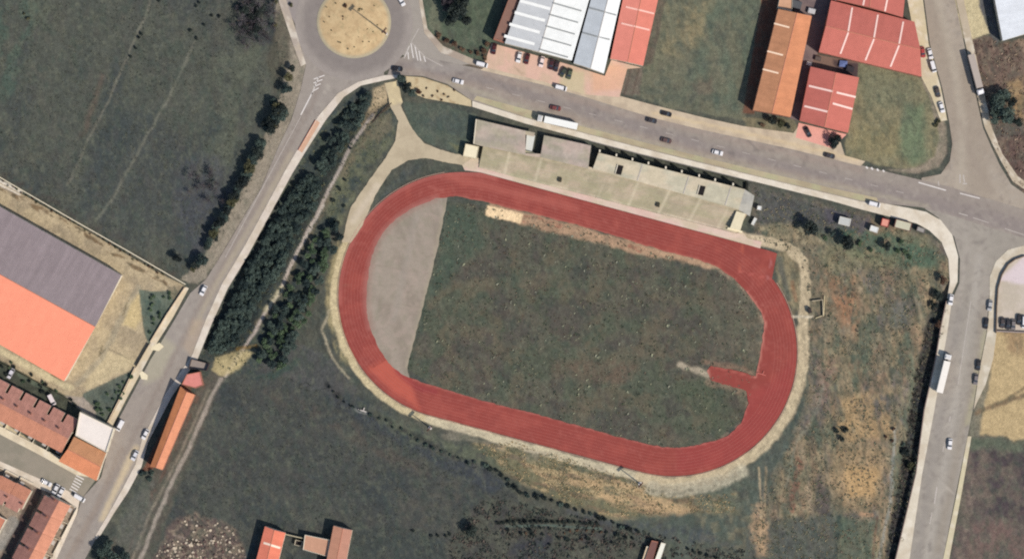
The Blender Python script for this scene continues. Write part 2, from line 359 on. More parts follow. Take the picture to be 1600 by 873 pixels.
# infield
IN = [(703, 316), (760, 322), (850, 343), (940, 367), (1030, 397), (1090, 410), (1149, 440), (1187, 484), (1190, 540), (1178, 600), (1164, 650), (1119, 688), (1061, 698), (1014, 695), (851, 650), (675, 602), (636, 575), (668, 455)]
cv.poly(IN, (94, 91, 79), 1, 3, 2)
cv.poly(IN, (82, 88, 74), .8, 3, 2, (36, 81, .44, .62))
cv.poly(IN, (108, 96, 80), .55, 3, 2, (26, 82, .5, .66))
cv.poly(IN, (78, 72, 70), .6, 3, 2, (30, 83, .48, .66))
cv.poly([(703, 316), (740, 330), (760, 380), (700, 440), (668, 470), (640, 570), (636, 573), (668, 455)], (72, 86, 74), .8, 16, 5)
cv.poly([(1180, 560), (1190, 500), (1165, 455), (1130, 430), (1100, 480), (1120, 560)], (112, 102, 88), .45, 20, 5)
cv.poly([(1055, 600), (1100, 590), (1150, 640), (1120, 680), (1080, 640)], (84, 92, 74), .6, 16, 5)
cv.poly([(860, 560), (1000, 570), (980, 600), (860, 590)], (112, 92, 80), .45, 14, 5)
cv.line([(1062, 571), (1086, 578), (1116, 588)], (180, 166, 142), 9, .85, 6, 4); cv.line([(1100, 566), (1150, 574), (1180, 584)], (150, 120, 100), 8, .6, 6, 4); cv.line([(1105, 596), (1165, 612)], (150, 126, 106), 10, .6, 7, 4)
cv.line([(1122, 418), (1150, 440), (1168, 458), (1188, 486), (1194, 510), (1188, 570)], (168, 142, 118), 8, .7, 6, 3, (8, 184, .25, .55))
cv.line([(1168, 612), (1168, 636), (1155, 664), (1118, 690), (1061, 701), (1014, 697), (851, 653), (675, 605)], (150, 126, 106), 4, .6, 4, 2, (8, 185, .3, .6))
cv.line([(1000, 388), (1060, 400), (1120, 418)], (186, 160, 130), 9, .8, 6, 4)
# field stripes of bare sand below the top straight
cv.poly([(765, 318), (817, 330), (916, 355), (1015, 385), (1120, 414), (1118, 420), (1040, 404), (1000, 398), (900, 372), (812, 350), (758, 334)], (182, 148, 118), .85, 6, 4)
cv.poly([(817, 334), (916, 358), (1010, 388), (1000, 396), (900, 368), (815, 346)], (160, 98, 80), .7, 4, 3, (8, 84, .45, .6, DR, 4))
cv.poly([(761, 321), (817, 334), (812, 349), (758, 337)], (238, 208, 164), 1, 2, 1)
# pale shoulder round the track
shl = []
for i in range(61):
    a = math.pi / 2 + math.pi * i / 60 + math.radians(15); shl.append((722 + 203 * math.cos(a), 462 + 203 * math.sin(a)))
def arcpts(cx, cy, r, a0, a1, n=40): return [(cx + r * math.cos(math.radians(a0 + (a1 - a0) * i / n)), cy + r * math.sin(math.radians(a0 + (a1 - a0) * i / n))) for i in range(n + 1)]
L_ARC = arcpts(722, 462, 200, 205, 105); R_ARC = arcpts(1052, 550, 203, 105, -10)
cv.line(L_ARC[:22], (176, 160, 118), 26, .75, 8, 5, (8, 85, .25, .55, 1.5, 2))
cv.line(L_ARC, (206, 188, 148), 11, .9, 4, 3)
cv.line([L_ARC[-1], R_ARC[0]], (206, 192, 160), 13, .9, 4, 3)
cv.line([(700, 675), (860, 716), (1000, 755)], (150, 140, 122), 20, .5, 12, 5, (8, 86, .4, .6, DR, 4))
cv.line(R_ARC, (198, 180, 146), 17, .92, 5, 3)
cv.line(arcpts(1054, 553, 212, 100, 60), (186, 176, 150), 20, .8, 8, 4)
cv.line([(1180, 374), (1230, 386), (1255, 408), (1259, 440), (1256, 500), (1256, 560)], (192, 174, 142), 16, .92, 4, 3)
cv.line([(1150, 365), (1190, 377)], (198, 180, 150), 14, .9, 5, 3)
cv.line([(1235, 494), (1270, 494)], (196, 184, 160), 4, .9, 1.5, 1)
cv.line([(515, 485), (503, 515), (520, 560), (545, 590)], (170, 158, 132), 4, .8, 3, 2)
cv.line([(498, 470), (497, 520), (515, 560)], (60, 60, 54), 4, .4, 4, 3)
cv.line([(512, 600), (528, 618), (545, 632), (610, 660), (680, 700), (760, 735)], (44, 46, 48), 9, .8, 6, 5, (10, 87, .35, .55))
cv.line([(556, 640), (572, 645)], (150, 150, 146), 4, .7, 3, 2)
for a_ in (95, 70, 40, 15):
    cv.line(arcpts(1053, 551, 204 + a_ % 7, a_, a_ - 28), (150, 136, 112), 3, .55, 3, 3, (5, 175, .4, .55))
cv.line(arcpts(1053, 551, 212, 100, 62), (160, 146, 122), 8, .55, 6, 5, (5, 176, .4, .58)); cv.line(arcpts(1053, 551, 218, 100, 70), (104, 98, 84), 4, .6, 4, 4, (6, 177, .4, .55))
cv.line([(700, 676), (860, 718), (1000, 757)], (96, 98, 84), 5, .45, 4, 5, (7, 178, .42, .58, DR, 3))
# grass between path and track (NW)
cv.poly([(588, 305), (612, 268), (640, 252), (690, 252), (745, 266), (700, 272), (640, 290), (595, 320), (568, 355), (562, 350)], (80, 82, 74), .97, 3, 2)
cv.poly([(600, 300), (640, 258), (660, 258), (610, 300), (575, 340)], (70, 76, 80), .6, 10, 3)
cv.poly([(640, 200), (630, 160), (690, 162), (745, 182), (730, 222), (725, 245), (690, 232), (660, 220)], (86, 94, 84), .97, 4, 3)
cv.poly([(650, 190), (700, 175), (735, 190), (725, 215), (680, 205)], (74, 84, 82), .6, 12, 4)
cv.poly([(700, 225), (742, 232), (724, 246)], (126, 124, 92), .6, 6, 3)
# north: yard around the warehouses
cv.poly([(650, -70), (800, -70), (775, 60), (770, 90), (735, 104), (690, 90), (664, 60)], (88, 98, 82), 1, 6, 4)
cv.poly([(672, -20), (690, 20), (690, 60), (670, 40)], (120, 118, 100), .6, 8, 4)
cv.line([(662, 62), (690, 85), (735, 103), (760, 105)], (118, 98, 88), 10, .9, 6, 4)
cv.line([(680, 58), (715, 76), (762, 84)], (96, 68, 62), 9, .6, 6, 4, (6, 91, .35, .55))
NF = [(1030, -70), (1205, -70), (1192, 0), (1165, 190), (1100, 178), (1040, 168), (975, 145), (1005, 105), (1028, 0)]
cv.poly(NF, (114, 112, 94), 1, 4, 3)
cv.poly([(1080, 0), (1190, 0), (1165, 180), (1060, 160), (1090, 80)], (94, 106, 92), .7, 26, 8, (20, 192, .25, .6, 1.4, 2))
cv.poly([(1035, 0), (1110, 0), (1100, 60), (1060, 90), (1035, 80), (1050, 30)], (150, 136, 104), .8, 24, 8, (16, 92, .3, .6, 1.4, 2))
cv.poly(NF, (76, 84, 78), .5, 4, 3, (14, 93, .5, .7))
cv.poly([(1080, 130), (1110, 120), (1120, 145), (1090, 150)], (116, 98, 86), .5, 14, 5)
cv.poly([(1028, 0), (1040, 0), (1020, 100), (1003, 104)], (96, 84, 78), .8, 5, 2)
cv.poly([(975, 105), (1005, 105), (1000, 150), (968, 145)], (116, 104, 94), .9, 4, 3)
cv.line([(985, 108), (975, 148)], (92, 76, 68), 2.4, .7, 1.5, 1); cv.line([(998, 108), (988, 150)], (92, 76, 68), 2.4, .7, 1.5, 1)
cv.poly([(1160, 185), (1240, 185), (1250, 212), (1168, 200)], (128, 118, 94), .95, 4, 3)
RF = [(1341, 96), (1438, 121), (1458, 140), (1476, 200), (1478, 232), (1462, 255), (1435, 266), (1390, 262), (1320, 244), (1322, 210)]
cv.poly(RF, (136, 128, 100), 1, 4, 3)
cv.poly([(1340, 100), (1430, 122), (1440, 150), (1360, 170), (1335, 140)], (118, 120, 98), .6, 26, 8)
cv.poly([(1415, 160), (1440, 165), (1450, 245), (1425, 258), (1400, 240)], (102, 122, 96), .7, 18, 6)
cv.poly([(1325, 200), (1400, 190), (1410, 250), (1330, 240)], (146, 134, 98), .6, 20, 8)
cv.poly([(1438, 121), (1458, 140), (1478, 200), (1480, 240), (1466, 262), (1430, 272), (1385, 266), (1430, 262), (1460, 245), (1468, 215), (1455, 160)], (150, 136, 118), .95, 4, 2)
cv.poly([(290, 590), (240, 700), (222, 735), (238, 735), (300, 605)], (128, 78, 60), .9, 2, 1)  # reddish ground colour standing in for the shed's shaded west wall
cv.poly([(1205, -60), (1190, 0), (1160, 178), (1178, 178), (1216, 10)], (118, 78, 62), .9, 2, 1)  # painted strip imitating the shaded brick side of the long works
# far top right heath
TR = [(1513, 65), (1545, 55), (1562, 68), (1700, 45), (1700, 330), (1600, 300), (1580, 280), (1558, 240), (1545, 180), (1530, 120)]
cv.poly(TR, (118, 98, 88), 1, 5, 4)
cv.poly(TR, (150, 130, 112), .6, 5, 4, (7, 94, .5, .65, 1.2, 2))
cv.poly(TR, (82, 66, 64), .6, 5, 4, (9, 95, .5, .66))
cv.poly([(1570, 130), (1600, 120), (1600, 190), (1580, 170)], (168, 140, 100), .7, 12, 5)
cv.poly([(1540, 200), (1600, 190), (1600, 215), (1552, 215)], (90, 88, 84), .7, 10, 5)
cv.poly([(1562, 230), (1600, 205), (1600, 290), (1582, 272)], (100, 78, 74), .6, 10, 5)
cv.poly([(1500, -70), (1532, -70), (1530, 0), (1547, 52), (1513, 64), (1505, 60), (1492, 0)], (206, 190, 150), .95, 3, 1)
cv.poly([(1527, -60), (1548, -60), (1548, 0), (1562, 62), (1558, 72), (1545, 50), (1530, 10)], (96, 94, 98), .95, 3, 1)
# lower right
cv.poly([(1535, 520), (1700, 505), (1700, 720), (1600, 690), (1530, 680), (1525, 620)], (186, 163, 122), 1, 8, 5)
cv.poly([(1532, 520), (1553, 520), (1545, 600), (1530, 680), (1512, 690), (1520, 640)], (128, 122, 106), .9, 6, 3)
cv.poly([(1570, 515), (1600, 515), (1600, 560), (1575, 545)], (148, 118, 90), .6, 14, 6)
cv.line([(1525, 645), (1560, 632), (1600, 618), (1650, 610)], (128, 106, 84), 8, .85, 6, 4)
cv.line([(1570, 625), (1600, 605)], (110, 92, 72), 4, .7, 4, 2)
cv.poly([(1508, 690), (1530, 682), (1700, 695), (1700, 950), (1470, 950), (1486, 860), (1500, 790)], (100, 88, 84), 1, 14, 8); cv.poly([(1508, 690), (1700, 695), (1700, 950), (1470, 950), (1486, 860)], (124, 110, 98), .5, 14, 8, (10, 197, .45, .65, 1.4, 2)); cv.poly([(1508, 690), (1700, 695), (1700, 950), (1470, 950), (1486, 860)], (88, 88, 82), .3, 14, 8, (16, 198, .5, .68))
cv.poly([(1520, 700), (1700, 700), (1700, 820), (1530, 810)], (74, 64, 70), .85, 24, 10, (16, 96, .35, .6))
cv.poly([(1520, 820), (1600, 800), (1600, 873), (1510, 873)], (122, 98, 92), .7, 20, 6, (14, 97, .35, .6))
cv.poly([(1512, 686), (1600, 686), (1600, 702), (1512, 705)], (98, 108, 90), .75, 14, 8)
cv.line([(1508, 700), (1496, 780), (1485, 850), (1478, 890)], (84, 80, 72), 3, .8, 2, 1)
cv.line([(1520, 740), (1514, 800), (1500, 873)], (140, 122, 110), 7, .6, 6, 4, (6, 98, .4, .55))
# beige yard round the sports hall
HY = [(-90, 235), (0, 285), (130, 358), (215, 408), (288, 446), (262, 492), (240, 535), (212, 575), (172, 665), (130, 655), (60, 610), (0, 565), (-90, 520)]
cv.poly(HY, (182, 164, 132), 1, 3, 2)
cv.poly(HY, (158, 142, 118), .6, 3, 2, (24, 101, .42, .62))
cv.line([(0, 292), (120, 358), (205, 412), (260, 442)], (124, 100, 74), 7, .85, 3, 4, (6, 102, .38, .52, .5, 2))
cv.line([(0, 286), (30, 300)], (226, 216, 200), 9, .9, 3, 2)
cv.poly([(205, 470), (218, 458), (222, 500), (212, 515), (190, 505)], (204, 182, 134), .85, 8, 3)
cv.poly([(130, 600), (170, 550), (212, 562), (212, 570), (135, 610)], (200, 182, 144), .8, 8, 4)
cv.line([(218, 448), (190, 495), (160, 560), (120, 600)], (160, 150, 128), 9, .6, 5, 3)
cv.line([(165, 545), (155, 556), (160, 540)], (96, 84, 60), 2.5, .6, 2, 2); cv.line([(170, 545), (200, 560)], (120, 108, 88), 1.8, .6, 1.5, 1)
cv.line([(200, 470), (192, 492)], (110, 92, 56), 2, .6, 1.5, 1)
cv.line([(0, 535), (50, 565), (95, 592)], (96, 80, 52), 3.5, .8, 2, 2, (8, 103, .3, .5))
cv.line([(0, 548), (60, 580), (110, 606)], (214, 198, 158), 9, .7, 5, 2)
cv.poly([(217, 452), (240, 455), (286, 452), (262, 492), (232, 542), (224, 510)], (104, 112, 100), 1, 2, 1)
cv.poly([(222, 462), (250, 462), (258, 490), (235, 530)], (84, 98, 90), .8, 8, 3, (8, 104, .3, .6))
cv.poly([(130, 614), (212, 575), (172, 668), (150, 652), (122, 635)], (100, 106, 96), 1, 2, 1)
cv.poly([(150, 620), (205, 590), (180, 640), (160, 640)], (82, 92, 86), .8, 10, 3)
cv.poly([(260, 446), (288, 446), (272, 470)], (146, 132, 108), .8, 4, 2)
# gardens behind the terrace
cv.poly([(-90, 520), (0, 562), (60, 595), (118, 625), (128, 645), (118, 650), (0, 600), (-90, 560)], (72, 74, 64), 1, 3, 2)
cv.line([(30, 586), (70, 605)], (104, 112, 96), 7, .8, 4, 2)
cv.poly([(100, 618), (130, 620), (152, 640), (150, 652), (128, 642)], (170, 156, 142), .9, 3, 2)
cv.poly([(-60, 640), (0, 655), (130, 745), (110, 760), (0, 690), (-60, 660)], (206, 190, 156), 1, 2, 1)
cv.poly([(-90, 715), (0, 722), (118, 785), (130, 810), (90, 880), (60, 950), (-90, 950)], (158, 140, 122), 1, 2, 1)
cv.line([(58, 770), (30, 825), (5, 878)], (84, 66, 66), 16, .9, 3, 1)
cv.line([(20, 815), (0, 850)], (150, 146, 138), 18, .8, 4, 1)
# fine mottling of the plant cover: dry, green and bare soil at several sizes
veg = (fbm(GXf, GYf, 9, 710, 3) - .5) * 2
for col_, op_, sc_, sd_, lo_, hi_ in (((98, 100, 86), .30, 7, 711, .52, .70), ((66, 78, 70), .34, 8, 712, .54, .70), ((124, 124, 104), .20, 4.5, 713, .56, .72), ((58, 58, 58), .26, 5, 714, .57, .72), ((96, 86, 80), .16, 11, 715, .54, .7)):
    lum = cv.C.mean(1); m_ = sstep(lo_, hi_, fbm(GXf, GYf, sc_, sd_, 4, 1.45, 1.6)) * op_ * (1 - sstep(.20, .34, lum)); cv.blend(np.arange(GXf.size), m_, col_)
lum = cv.C.mean(1); gk = (1 - sstep(.13, .24, lum))[:, None]; cv.C *= 1 + gk * (np.array([.99, 1.0, .955]) - 1)
cv.speck(.17, 6, 700, 3); cv.speck(.19, 2.8, 701, 2)
idx_ = cv._sel(HE, 4); cv.C[idx_] *= (1 + .28 * (fbm(cv.X[idx_], cv.Y[idx_], 4.2, 733, 3, 1.45, 2.2) - .5) * 2)[:, None]
inr = (GXf > -85) & (GXf < 1687) & (GYf > -75) & (GYf < 951)
zz = np.where(inr, gz_arr(GXf, GYf), -0.4)
nx, ny = gx.size, gy.size
me = bpy.data.meshes.new('ground')
co = np.stack([(GXf - CX) * S, (CY - GYf) * S, zz], 1).astype(np.float32)
I = np.arange(nx * ny).reshape(ny, nx)
q = np.stack([I[:-1, :-1], I[1:, :-1], I[1:, 1:], I[:-1, 1:]], -1).reshape(-1, 4)
me.vertices.add(len(co)); me.vertices.foreach_set('co', co.ravel())
me.loops.add(q.size); me.loops.foreach_set('vertex_index', q.ravel().astype(np.int32))
me.polygons.add(len(q)); me.polygons.foreach_set('loop_start', (np.arange(len(q)) * 4).astype(np.int32))
me.polygons.foreach_set('use_smooth', np.ones(len(q), bool)); me.update(calc_edges=True)
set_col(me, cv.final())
M_ground = painted('ground_soil_and_grass', ((0.55, .10), (1.6, .16)), bump=.30, bscale=1.1)
me.materials.append(M_ground)
g = bpy.data.objects.new('ground', me); COL.objects.link(g); tag(g, 'rough grass, heath and bare soil ground', None, None, 'structure')

# ================================================================== SHEETS (roads, pavements, track)
M_asph = painted('asphalt', ((0.5, .05), (2.0, .05)), .01, 3)
M_conc = painted('paving', ((0.7, .06), (2.2, .06)), .01, 3)
M_track = painted('track_rubber', ((0.4, .05), (2.2, .05)), .01, 4, .9)
def roughen(pts, amp, seed=3, step=4.0):
    out = []
    for i in range(len(pts)):
        a, b = pts[i], pts[(i + 1) % len(pts)]; L = math.hypot(b[0] - a[0], b[1] - a[1]); n = max(1, int(L / step))
        for j in range(n): out.append((a[0] + (b[0] - a[0]) * j / n, a[1] + (b[1] - a[1]) * j / n))
    X = np.array([p[0] for p in out], float); Y = np.array([p[1] for p in out], float)
    return [(float(x), float(y)) for x, y in zip(X + (fbm(X, Y, 7, seed, 2) - .5) * 2.4 * amp, Y + (fbm(X, Y, 7, seed + 9, 2) - .5) * 2.4 * amp)]
def sheet(name, pts, z, base, paint=None, mat=None, step=1.2, label=None, skirt=.7, kind='structure', rough=None):
    if rough is None: rough = {'path': 1.0, 'concrete_area': 1.0}.get(name, 0)
    if rough: pts = roughen(pts, rough)
    bm = bmesh.new(); w = P2(pts)
    vs = [bm.verts.new((a, b, z)) for a, b in w]; bm.faces.new(vs)
    bmesh.ops.triangulate(bm, faces=bm.faces[:])
    xs = [p[0] for p in w]; ys = [p[1] for p in w]
    for ax, lo, hi in ((0, min(xs), max(xs)), (1, min(ys), max(ys))):
        no = (1, 0, 0) if ax == 0 else (0, 1, 0)
        k = math.ceil(lo / step)
        while k * step < hi:
            pt = (k * step, 0, 0) if ax == 0 else (0, k * step, 0)
            bmesh.ops.bisect_plane(bm, geom=bm.verts[:] + bm.edges[:] + bm.faces[:], plane_co=pt, plane_no=no); k += 1
    for f in bm.faces:
        if f.normal.z < 0: f.normal_flip()
    be = [e for e in bm.edges if e.is_boundary]
    r = bmesh.ops.extrude_edge_only(bm, edges=be)
    for v in r['geom']:
        if isinstance(v, bmesh.types.BMVert): v.co.z -= skirt
    me = bpy.data.meshes.new(name); bm.to_mesh(me); bm.free()
    n = len(me.vertices); c = np.empty(n * 3, np.float32); me.vertices.foreach_get('co', c); c = c.reshape(-1, 3)
    X = c[:, 0] / S + CX; Y = CY - c[:, 1] / S
    k = Canvas(X.astype(float), Y.astype(float), base)
    if paint: paint(k)
    k.speck(.04, 9, 77, 3)
    set_col(me, k.final()); me.materials.append(mat or M_asph)
    o = bpy.data.objects.new(name, me); COL.objects.link(o)
    if kind == 'structure': tag(o, label, None, None, kind)
    return o

ARC = lambda cx, cy, r, a0, a1, n=24: arcpts(cx, cy, r, a0, a1, n)
NR_UP = [(640, 84), (690, 95), (750, 108), (801, 120), (851, 132), (914, 150), (964, 166), (1027, 185), (1100, 202), (1160, 215), (1230, 230), (1300, 247), (1345, 258), (1400, 272), (1480, 291), (1600, 327), (1700, 356)]
SW_UP = [(625, 118), (660, 119), (700, 132), (738, 158), (820, 184), (900, 205), (1000, 231), (1100, 256), (1200, 280), (1300, 304), (1345, 315), (1370, 317)]
def wear(k, seed):
    '''asphalt patches, tar seams and oil stains'''
    r_ = np.random.default_rng(seed); lo = (k.X.min(), k.Y.min()); hi = (k.X.max(), k.Y.max())
    k.noise((120, 110, 104), .35, 5, seed, .56, .72); k.noise((176, 166, 152), .30, 6, seed + 1, .56, .72)
    for _ in range(int((hi[0] - lo[0]) * (hi[1] - lo[1]) / 5200) + 4):
        x, y = r_.uniform(lo[0], hi[0]), r_.uniform(lo[1], hi[1]); a = r_.uniform(0, 3.14); L = r_.uniform(6, 26)
        k.line([(x, y), (x + L * math.cos(a), y + L * math.sin(a))], (108, 100, 96) if r_.random() < .6 else (184, 174, 160), r_.uniform(1.0, 4.5), .45, 1.5, 1.5)
def p_north(k):
    k.noise((150, 138, 130), .5, 60, 201, .4, .65, .25, 4)
    k.line([(600, 102), (720, 118), (900, 168), (1100, 232), (1300, 282), (1480, 322), (1700, 384)], (139, 128, 123), 22, .75, 14, 2)
    k.line([(760, 116), (964, 174), (1160, 222), (1345, 266)], (158, 140, 128), 10, .55, 8, 2)
    k.line([(640, 112), (760, 138), (900, 186), (1100, 240), (1345, 298)], (158, 142, 128), 10, .6, 9, 2)
    k.line([(700, 128), (900, 194), (1200, 268), (1450, 322)], (176, 166, 142), 6, .5, 6, 2)
    k.poly([(640, 80), (760, 105), (700, 112), (650, 108)], (156, 148, 140), .6, 8, 2)
    k.line([(1410, 300), (1600, 350)], (148, 136, 128), 6, .5, 6, 2); wear(k, 611)
sheet('road', [(612, 98)] + NR_UP + [(1700, 400), (1600, 372), (1540, 354), (1491, 338), (1440, 324)] + SW_UP[::-1] + [(604, 121)], .036, (154, 143, 131), p_north, label='main road running along the north side of the stadium')
def p_east(k):
    k.noise((150, 142, 130), .5, 40, 211, .4, .65, 1.4, 4)
    k.line([(1530, 400), (1522, 470), (1505, 560), (1480, 700), (1446, 880)], (176, 168, 156), 9, .6, 8, 1)
    k.line([(1510, 390), (1500, 470)], (176, 166, 154), 5, .5, 4, 1)
    k.line([(1500, 480), (1482, 600), (1450, 760), (1432, 880)], (146, 138, 130), 12, .5, 10, 1)
    k.line([(1538, 480), (1520, 600), (1500, 690), (1465, 860)], (150, 138, 122), 10, .5, 8, 1)
    k.line([(1540, 520), (1525, 600), (1512, 660)], (176, 168, 130), 8, .5, 6, 1); wear(k, 612)
sheet('road', [(1478, 320), (1600, 352), (1700, 384), (1700, 398), (1600, 384), (1575, 391), (1557, 409), (1548, 432), (1545, 470), (1541, 520), (1530, 575), (1520, 640), (1512, 680), (1493, 773), (1472, 880), (1462, 950), (1402, 950), (1421, 873), (1441, 739), (1460, 640), (1473, 560), (1480, 520), (1487, 470), (1499, 442), (1500, 405), (1491, 370), (1466, 340), (1445, 326)], .030, (162, 153, 141), p_east, label='side road heading south past the heath')
def p_jn(k):
    wear(k, 613)
    k.noise((156, 142, 126), .6, 40, 221, .4, .65, 1.3, 4)
    k.line([(1465, 0), (1490, 100), (1505, 200), (1500, 290)], (178, 166, 148), 12, .6, 10, 1)
    k.line([(1500, 190), (1520, 250), (1550, 300)], (152, 138, 124), 8, .5, 8, 1)
    k.line([(1488, 210), (1482, 260), (1440, 283)], (140, 124, 110), 5, .6, 5, 1)
sheet('road', [(1440, -70), (1444, 0), (1453, 69), (1472, 137), (1483, 190), (1488, 225), (1484, 252), (1470, 272), (1440, 278), (1440, 288), (1500, 303), (1560, 322), (1600, 334), (1640, 344), (1625, 312), (1600, 302), (1580, 288), (1562, 258), (1548, 228), (1536, 200), (1527, 160), (1508, 76), (1492, 0), (1486, -70)], .026, (168, 155, 139), p_jn, label='side road coming down from the north to the junction')
WR_R = [(600, 118), (560, 128), (528, 146), (497, 182), (468, 228), (447, 264), (397, 357), (377, 393), (347, 443), (322, 498), (300, 555), (259, 614), (222, 686), (212, 724), (192, 762), (168, 805), (145, 850), (118, 900), (95, 950)]
WR_L = [(466, 60), (478, 102), (470, 140), (455, 188), (434, 232), (408, 294), (378, 344), (347, 396), (322, 436), (297, 458), (270, 504), (235, 562), (204, 620), (176, 672), (158, 745), (128, 778), (121, 802), (88, 873), (52, 950)]
def p_west(k):
    wear(k, 614)
    k.noise((158, 146, 134), .5, 40, 231, .4, .65, 2.1, 4)
    k.line([(505, 110), (488, 165), (455, 225), (405, 315), (350, 410), (300, 500), (250, 600), (205, 690), (165, 770), (120, 860)], (140, 126, 116), 6, .55, 5, 1)
    k.line([(478, 170), (440, 235), (390, 320), (335, 415)], (140, 126, 116), 3, .5, 3, 1)
    k.line([(455, 240), (400, 340), (340, 440), (300, 520)], (178, 164, 138), 8, .5, 6, 1)
    k.line([(212, 700), (180, 765), (160, 810)], (206, 186, 152), 9, .8, 6, 2)
    k.line([(190, 700), (150, 790), (105, 873)], (146, 130, 116), 7, .6, 6, 2)
    k.poly([(232, 545), (250, 520), (275, 540), (250, 590), (225, 600)], (178, 170, 144), .6, 10, 2)
    k.poly([(300, 560), (322, 500), (300, 500), (285, 540)], (178, 156, 132), .5, 8, 2)
sheet('road', [(505, 60)] + WR_L[:0] + [(466, 40), (466, 60)] + WR_L[1:] + WR_R[::-1] + [(600, 60)], .022, (156, 146, 136), p_west, label='road running down the west side past the tree belt')
def p_rb(k):
    wear(k, 615)
    r = np.hypot(k.X - 553, k.Y - 35); idx = np.arange(k.X.size)
    k.blend(idx, (1 - sstep(8, 22, np.abs(r - 66))) * .65, (130, 121, 116))
    k.blend(idx, sstep(74, 90, r) * .6, (160, 150, 142))
sheet('roundabout_road', ARC(553, 34, 92, 0, 350, 46), .040, (150, 140, 131), p_rb, label='circular road round the sandy island')
sheet('road', [(600, -30), (640, -70), (660, -70), (656, 0), (664, 50), (690, 80), (740, 100), (700, 104), (640, 92), (600, 70)], .018, (160, 151, 140), None, label='slip lane on the east side of the roundabout')
sheet('road', [(430, -70), (520, -70), (520, 20), (470, 60), (462, 40), (445, 5)], .018, (152, 142, 136), None, label='road arm leaving the roundabout to the north-west')
sheet('road', [(-90, 640), (0, 677), (60, 708), (118, 740), (150, 748), (128, 778), (106, 766), (79, 755), (0, 720), (-90, 680)], .018, (152, 142, 126), lambda k: k.noise((136, 130, 114), .6, 14, 241, .45, .65), label='short residential street between the terraces')

def swp(k): k.noise((196, 180, 156), .6, 14, 251, .45, .65); k.noise((232, 222, 204), .5, 9, 252, .55, .7)
SW_LO = [(738, 167), (820, 193), (900, 214), (1000, 240), (1100, 264), (1200, 289), (1300, 314), (1345, 327), (1400, 341), (1432, 349)]
sheet('pavement', SW_UP[3:] + [(1372, 316), (1420, 325), (1447, 331), (1470, 344), (1488, 367), (1497, 400), (1496, 440), (1484, 466), (1480, 466), (1484, 440), (1482, 405), (1471, 378), (1452, 360), (1432, 349)] + SW_LO[::-1], .13, (222, 210, 190), swp, M_conc, label='pale pavement along the south side of the main road')
sheet('parking_lane', [(745, 150), (826, 172), (900, 195), (1000, 221), (1100, 246), (1200, 270), (1300, 294), (1370, 309), (1372, 315.5), (1345, 313.5), (1200, 279), (1000, 230), (900, 204), (820, 183), (740, 156)], .044, (184, 170, 138), lambda k: (k.noise((164, 148, 122), .7, 12, 261, .4, .65, .25, 3), k.noise((176, 176, 136), .5, 14, 262, .5, .7)), label='yellowish parking lane on the south edge of the main road')
sheet('pavement', [(628, 119), (660, 121), (699, 134), (736, 157), (737, 167), (700, 160), (665, 154), (645, 146), (636, 130)], .12, (200, 182, 146), lambda k: k.noise((166, 140, 104), .8, 7, 271, .5, .65), M_conc, label='sandy paved corner east of the stadium entrance')
sheet('pavement', [(1480, 468), (1487, 470), (1480, 520), (1473, 560), (1460, 640), (1441, 739), (1421, 873), (1402, 950), (1384, 950), (1400, 873), (1432, 739), (1445, 640), (1463, 560), (1471, 510), (1478, 478)], .128, (214, 202, 180), swp, M_conc, label='pale pavement on the west side of the south road')
sheet('pavement', [(1512, 681), (1518, 681), (1502, 773), (1483, 873), (1474, 950), (1464, 950), (1473.5, 873), (1494.5, 773)], .128, (206, 194, 160), swp, M_conc, label='narrow kerb strip on the east side of the south road')
sheet('pavement', [(1546.5, 432), (1556, 408), (1575, 390), (1600, 383.5), (1700, 400), (1700, 420), (1600, 400), (1580, 407), (1566, 426), (1560, 450), (1557, 520), (1552, 560), (1540, 600), (1521, 640), (1531, 575), (1542, 520), (1546, 470)], .126, (196, 184, 162), swp, M_conc, label='curved pavement outside the walled car yard')
WSO = [(625, 121), (600, 126), (564, 134), (537, 152), (508, 189), (478, 236), (456, 272), (406, 364), (386, 401), (356, 450), (331, 505), (309, 560), (268, 620), (231, 691), (221, 729), (200, 768), (180, 798), (158, 834), (150, 842)]
sheet('pavement', [(625, 117)] + WR_R[:16] + [(148, 838), (150, 842)] + WSO[::-1][1:], .13, (214, 200, 184), swp, M_conc, label='pavement between the west road and the tree belt')
sheet('pavement', [(495, 188), (500, 192), (472, 239), (467, 235)], .134, (206, 166, 138), None, M_conc, label='orange paved strip in the west road pavement')
sheet('pavement', [(295, 450), (290, 448), (262, 490), (238, 530), (212, 574), (190, 620), (165, 668), (172, 672), (198, 622), (220, 582), (246, 534), (270, 496)], .12, (214, 196, 164), swp, M_conc, label='cream pavement beside the sports hall yard')
sheet('pavement', [(237, 541), (249, 535), (256, 541), (248, 548), (236, 546)], .135, (232, 216, 180), None, M_conc, label='cream concrete pad north of the yard gate')
sheet('pavement', [(218, 583), (222, 579), (231, 586), (230, 593), (221, 592)], .135, (232, 218, 184), None, M_conc, label='cream concrete pad south of the yard gate')
sheet('pavement', [(-90, 630), (0, 664), (40, 684), (80, 708), (130, 738), (150, 747), (118, 741), (60, 709), (0, 678), (-90, 641)], .12, (226, 210, 180), swp, M_conc, label='pavement on the north side of the residential street')
sheet('pavement', [(-90, 679), (0, 720), (79, 755), (106, 766), (125, 779), (120, 803), (88, 873), (50, 950), (44, 950), (80, 873), (114, 803), (116, 790), (100, 778), (60, 762), (0, 731), (-90, 690)], .12, (222, 206, 186), swp, M_conc, label='pavement round the corner of the southern terrace')
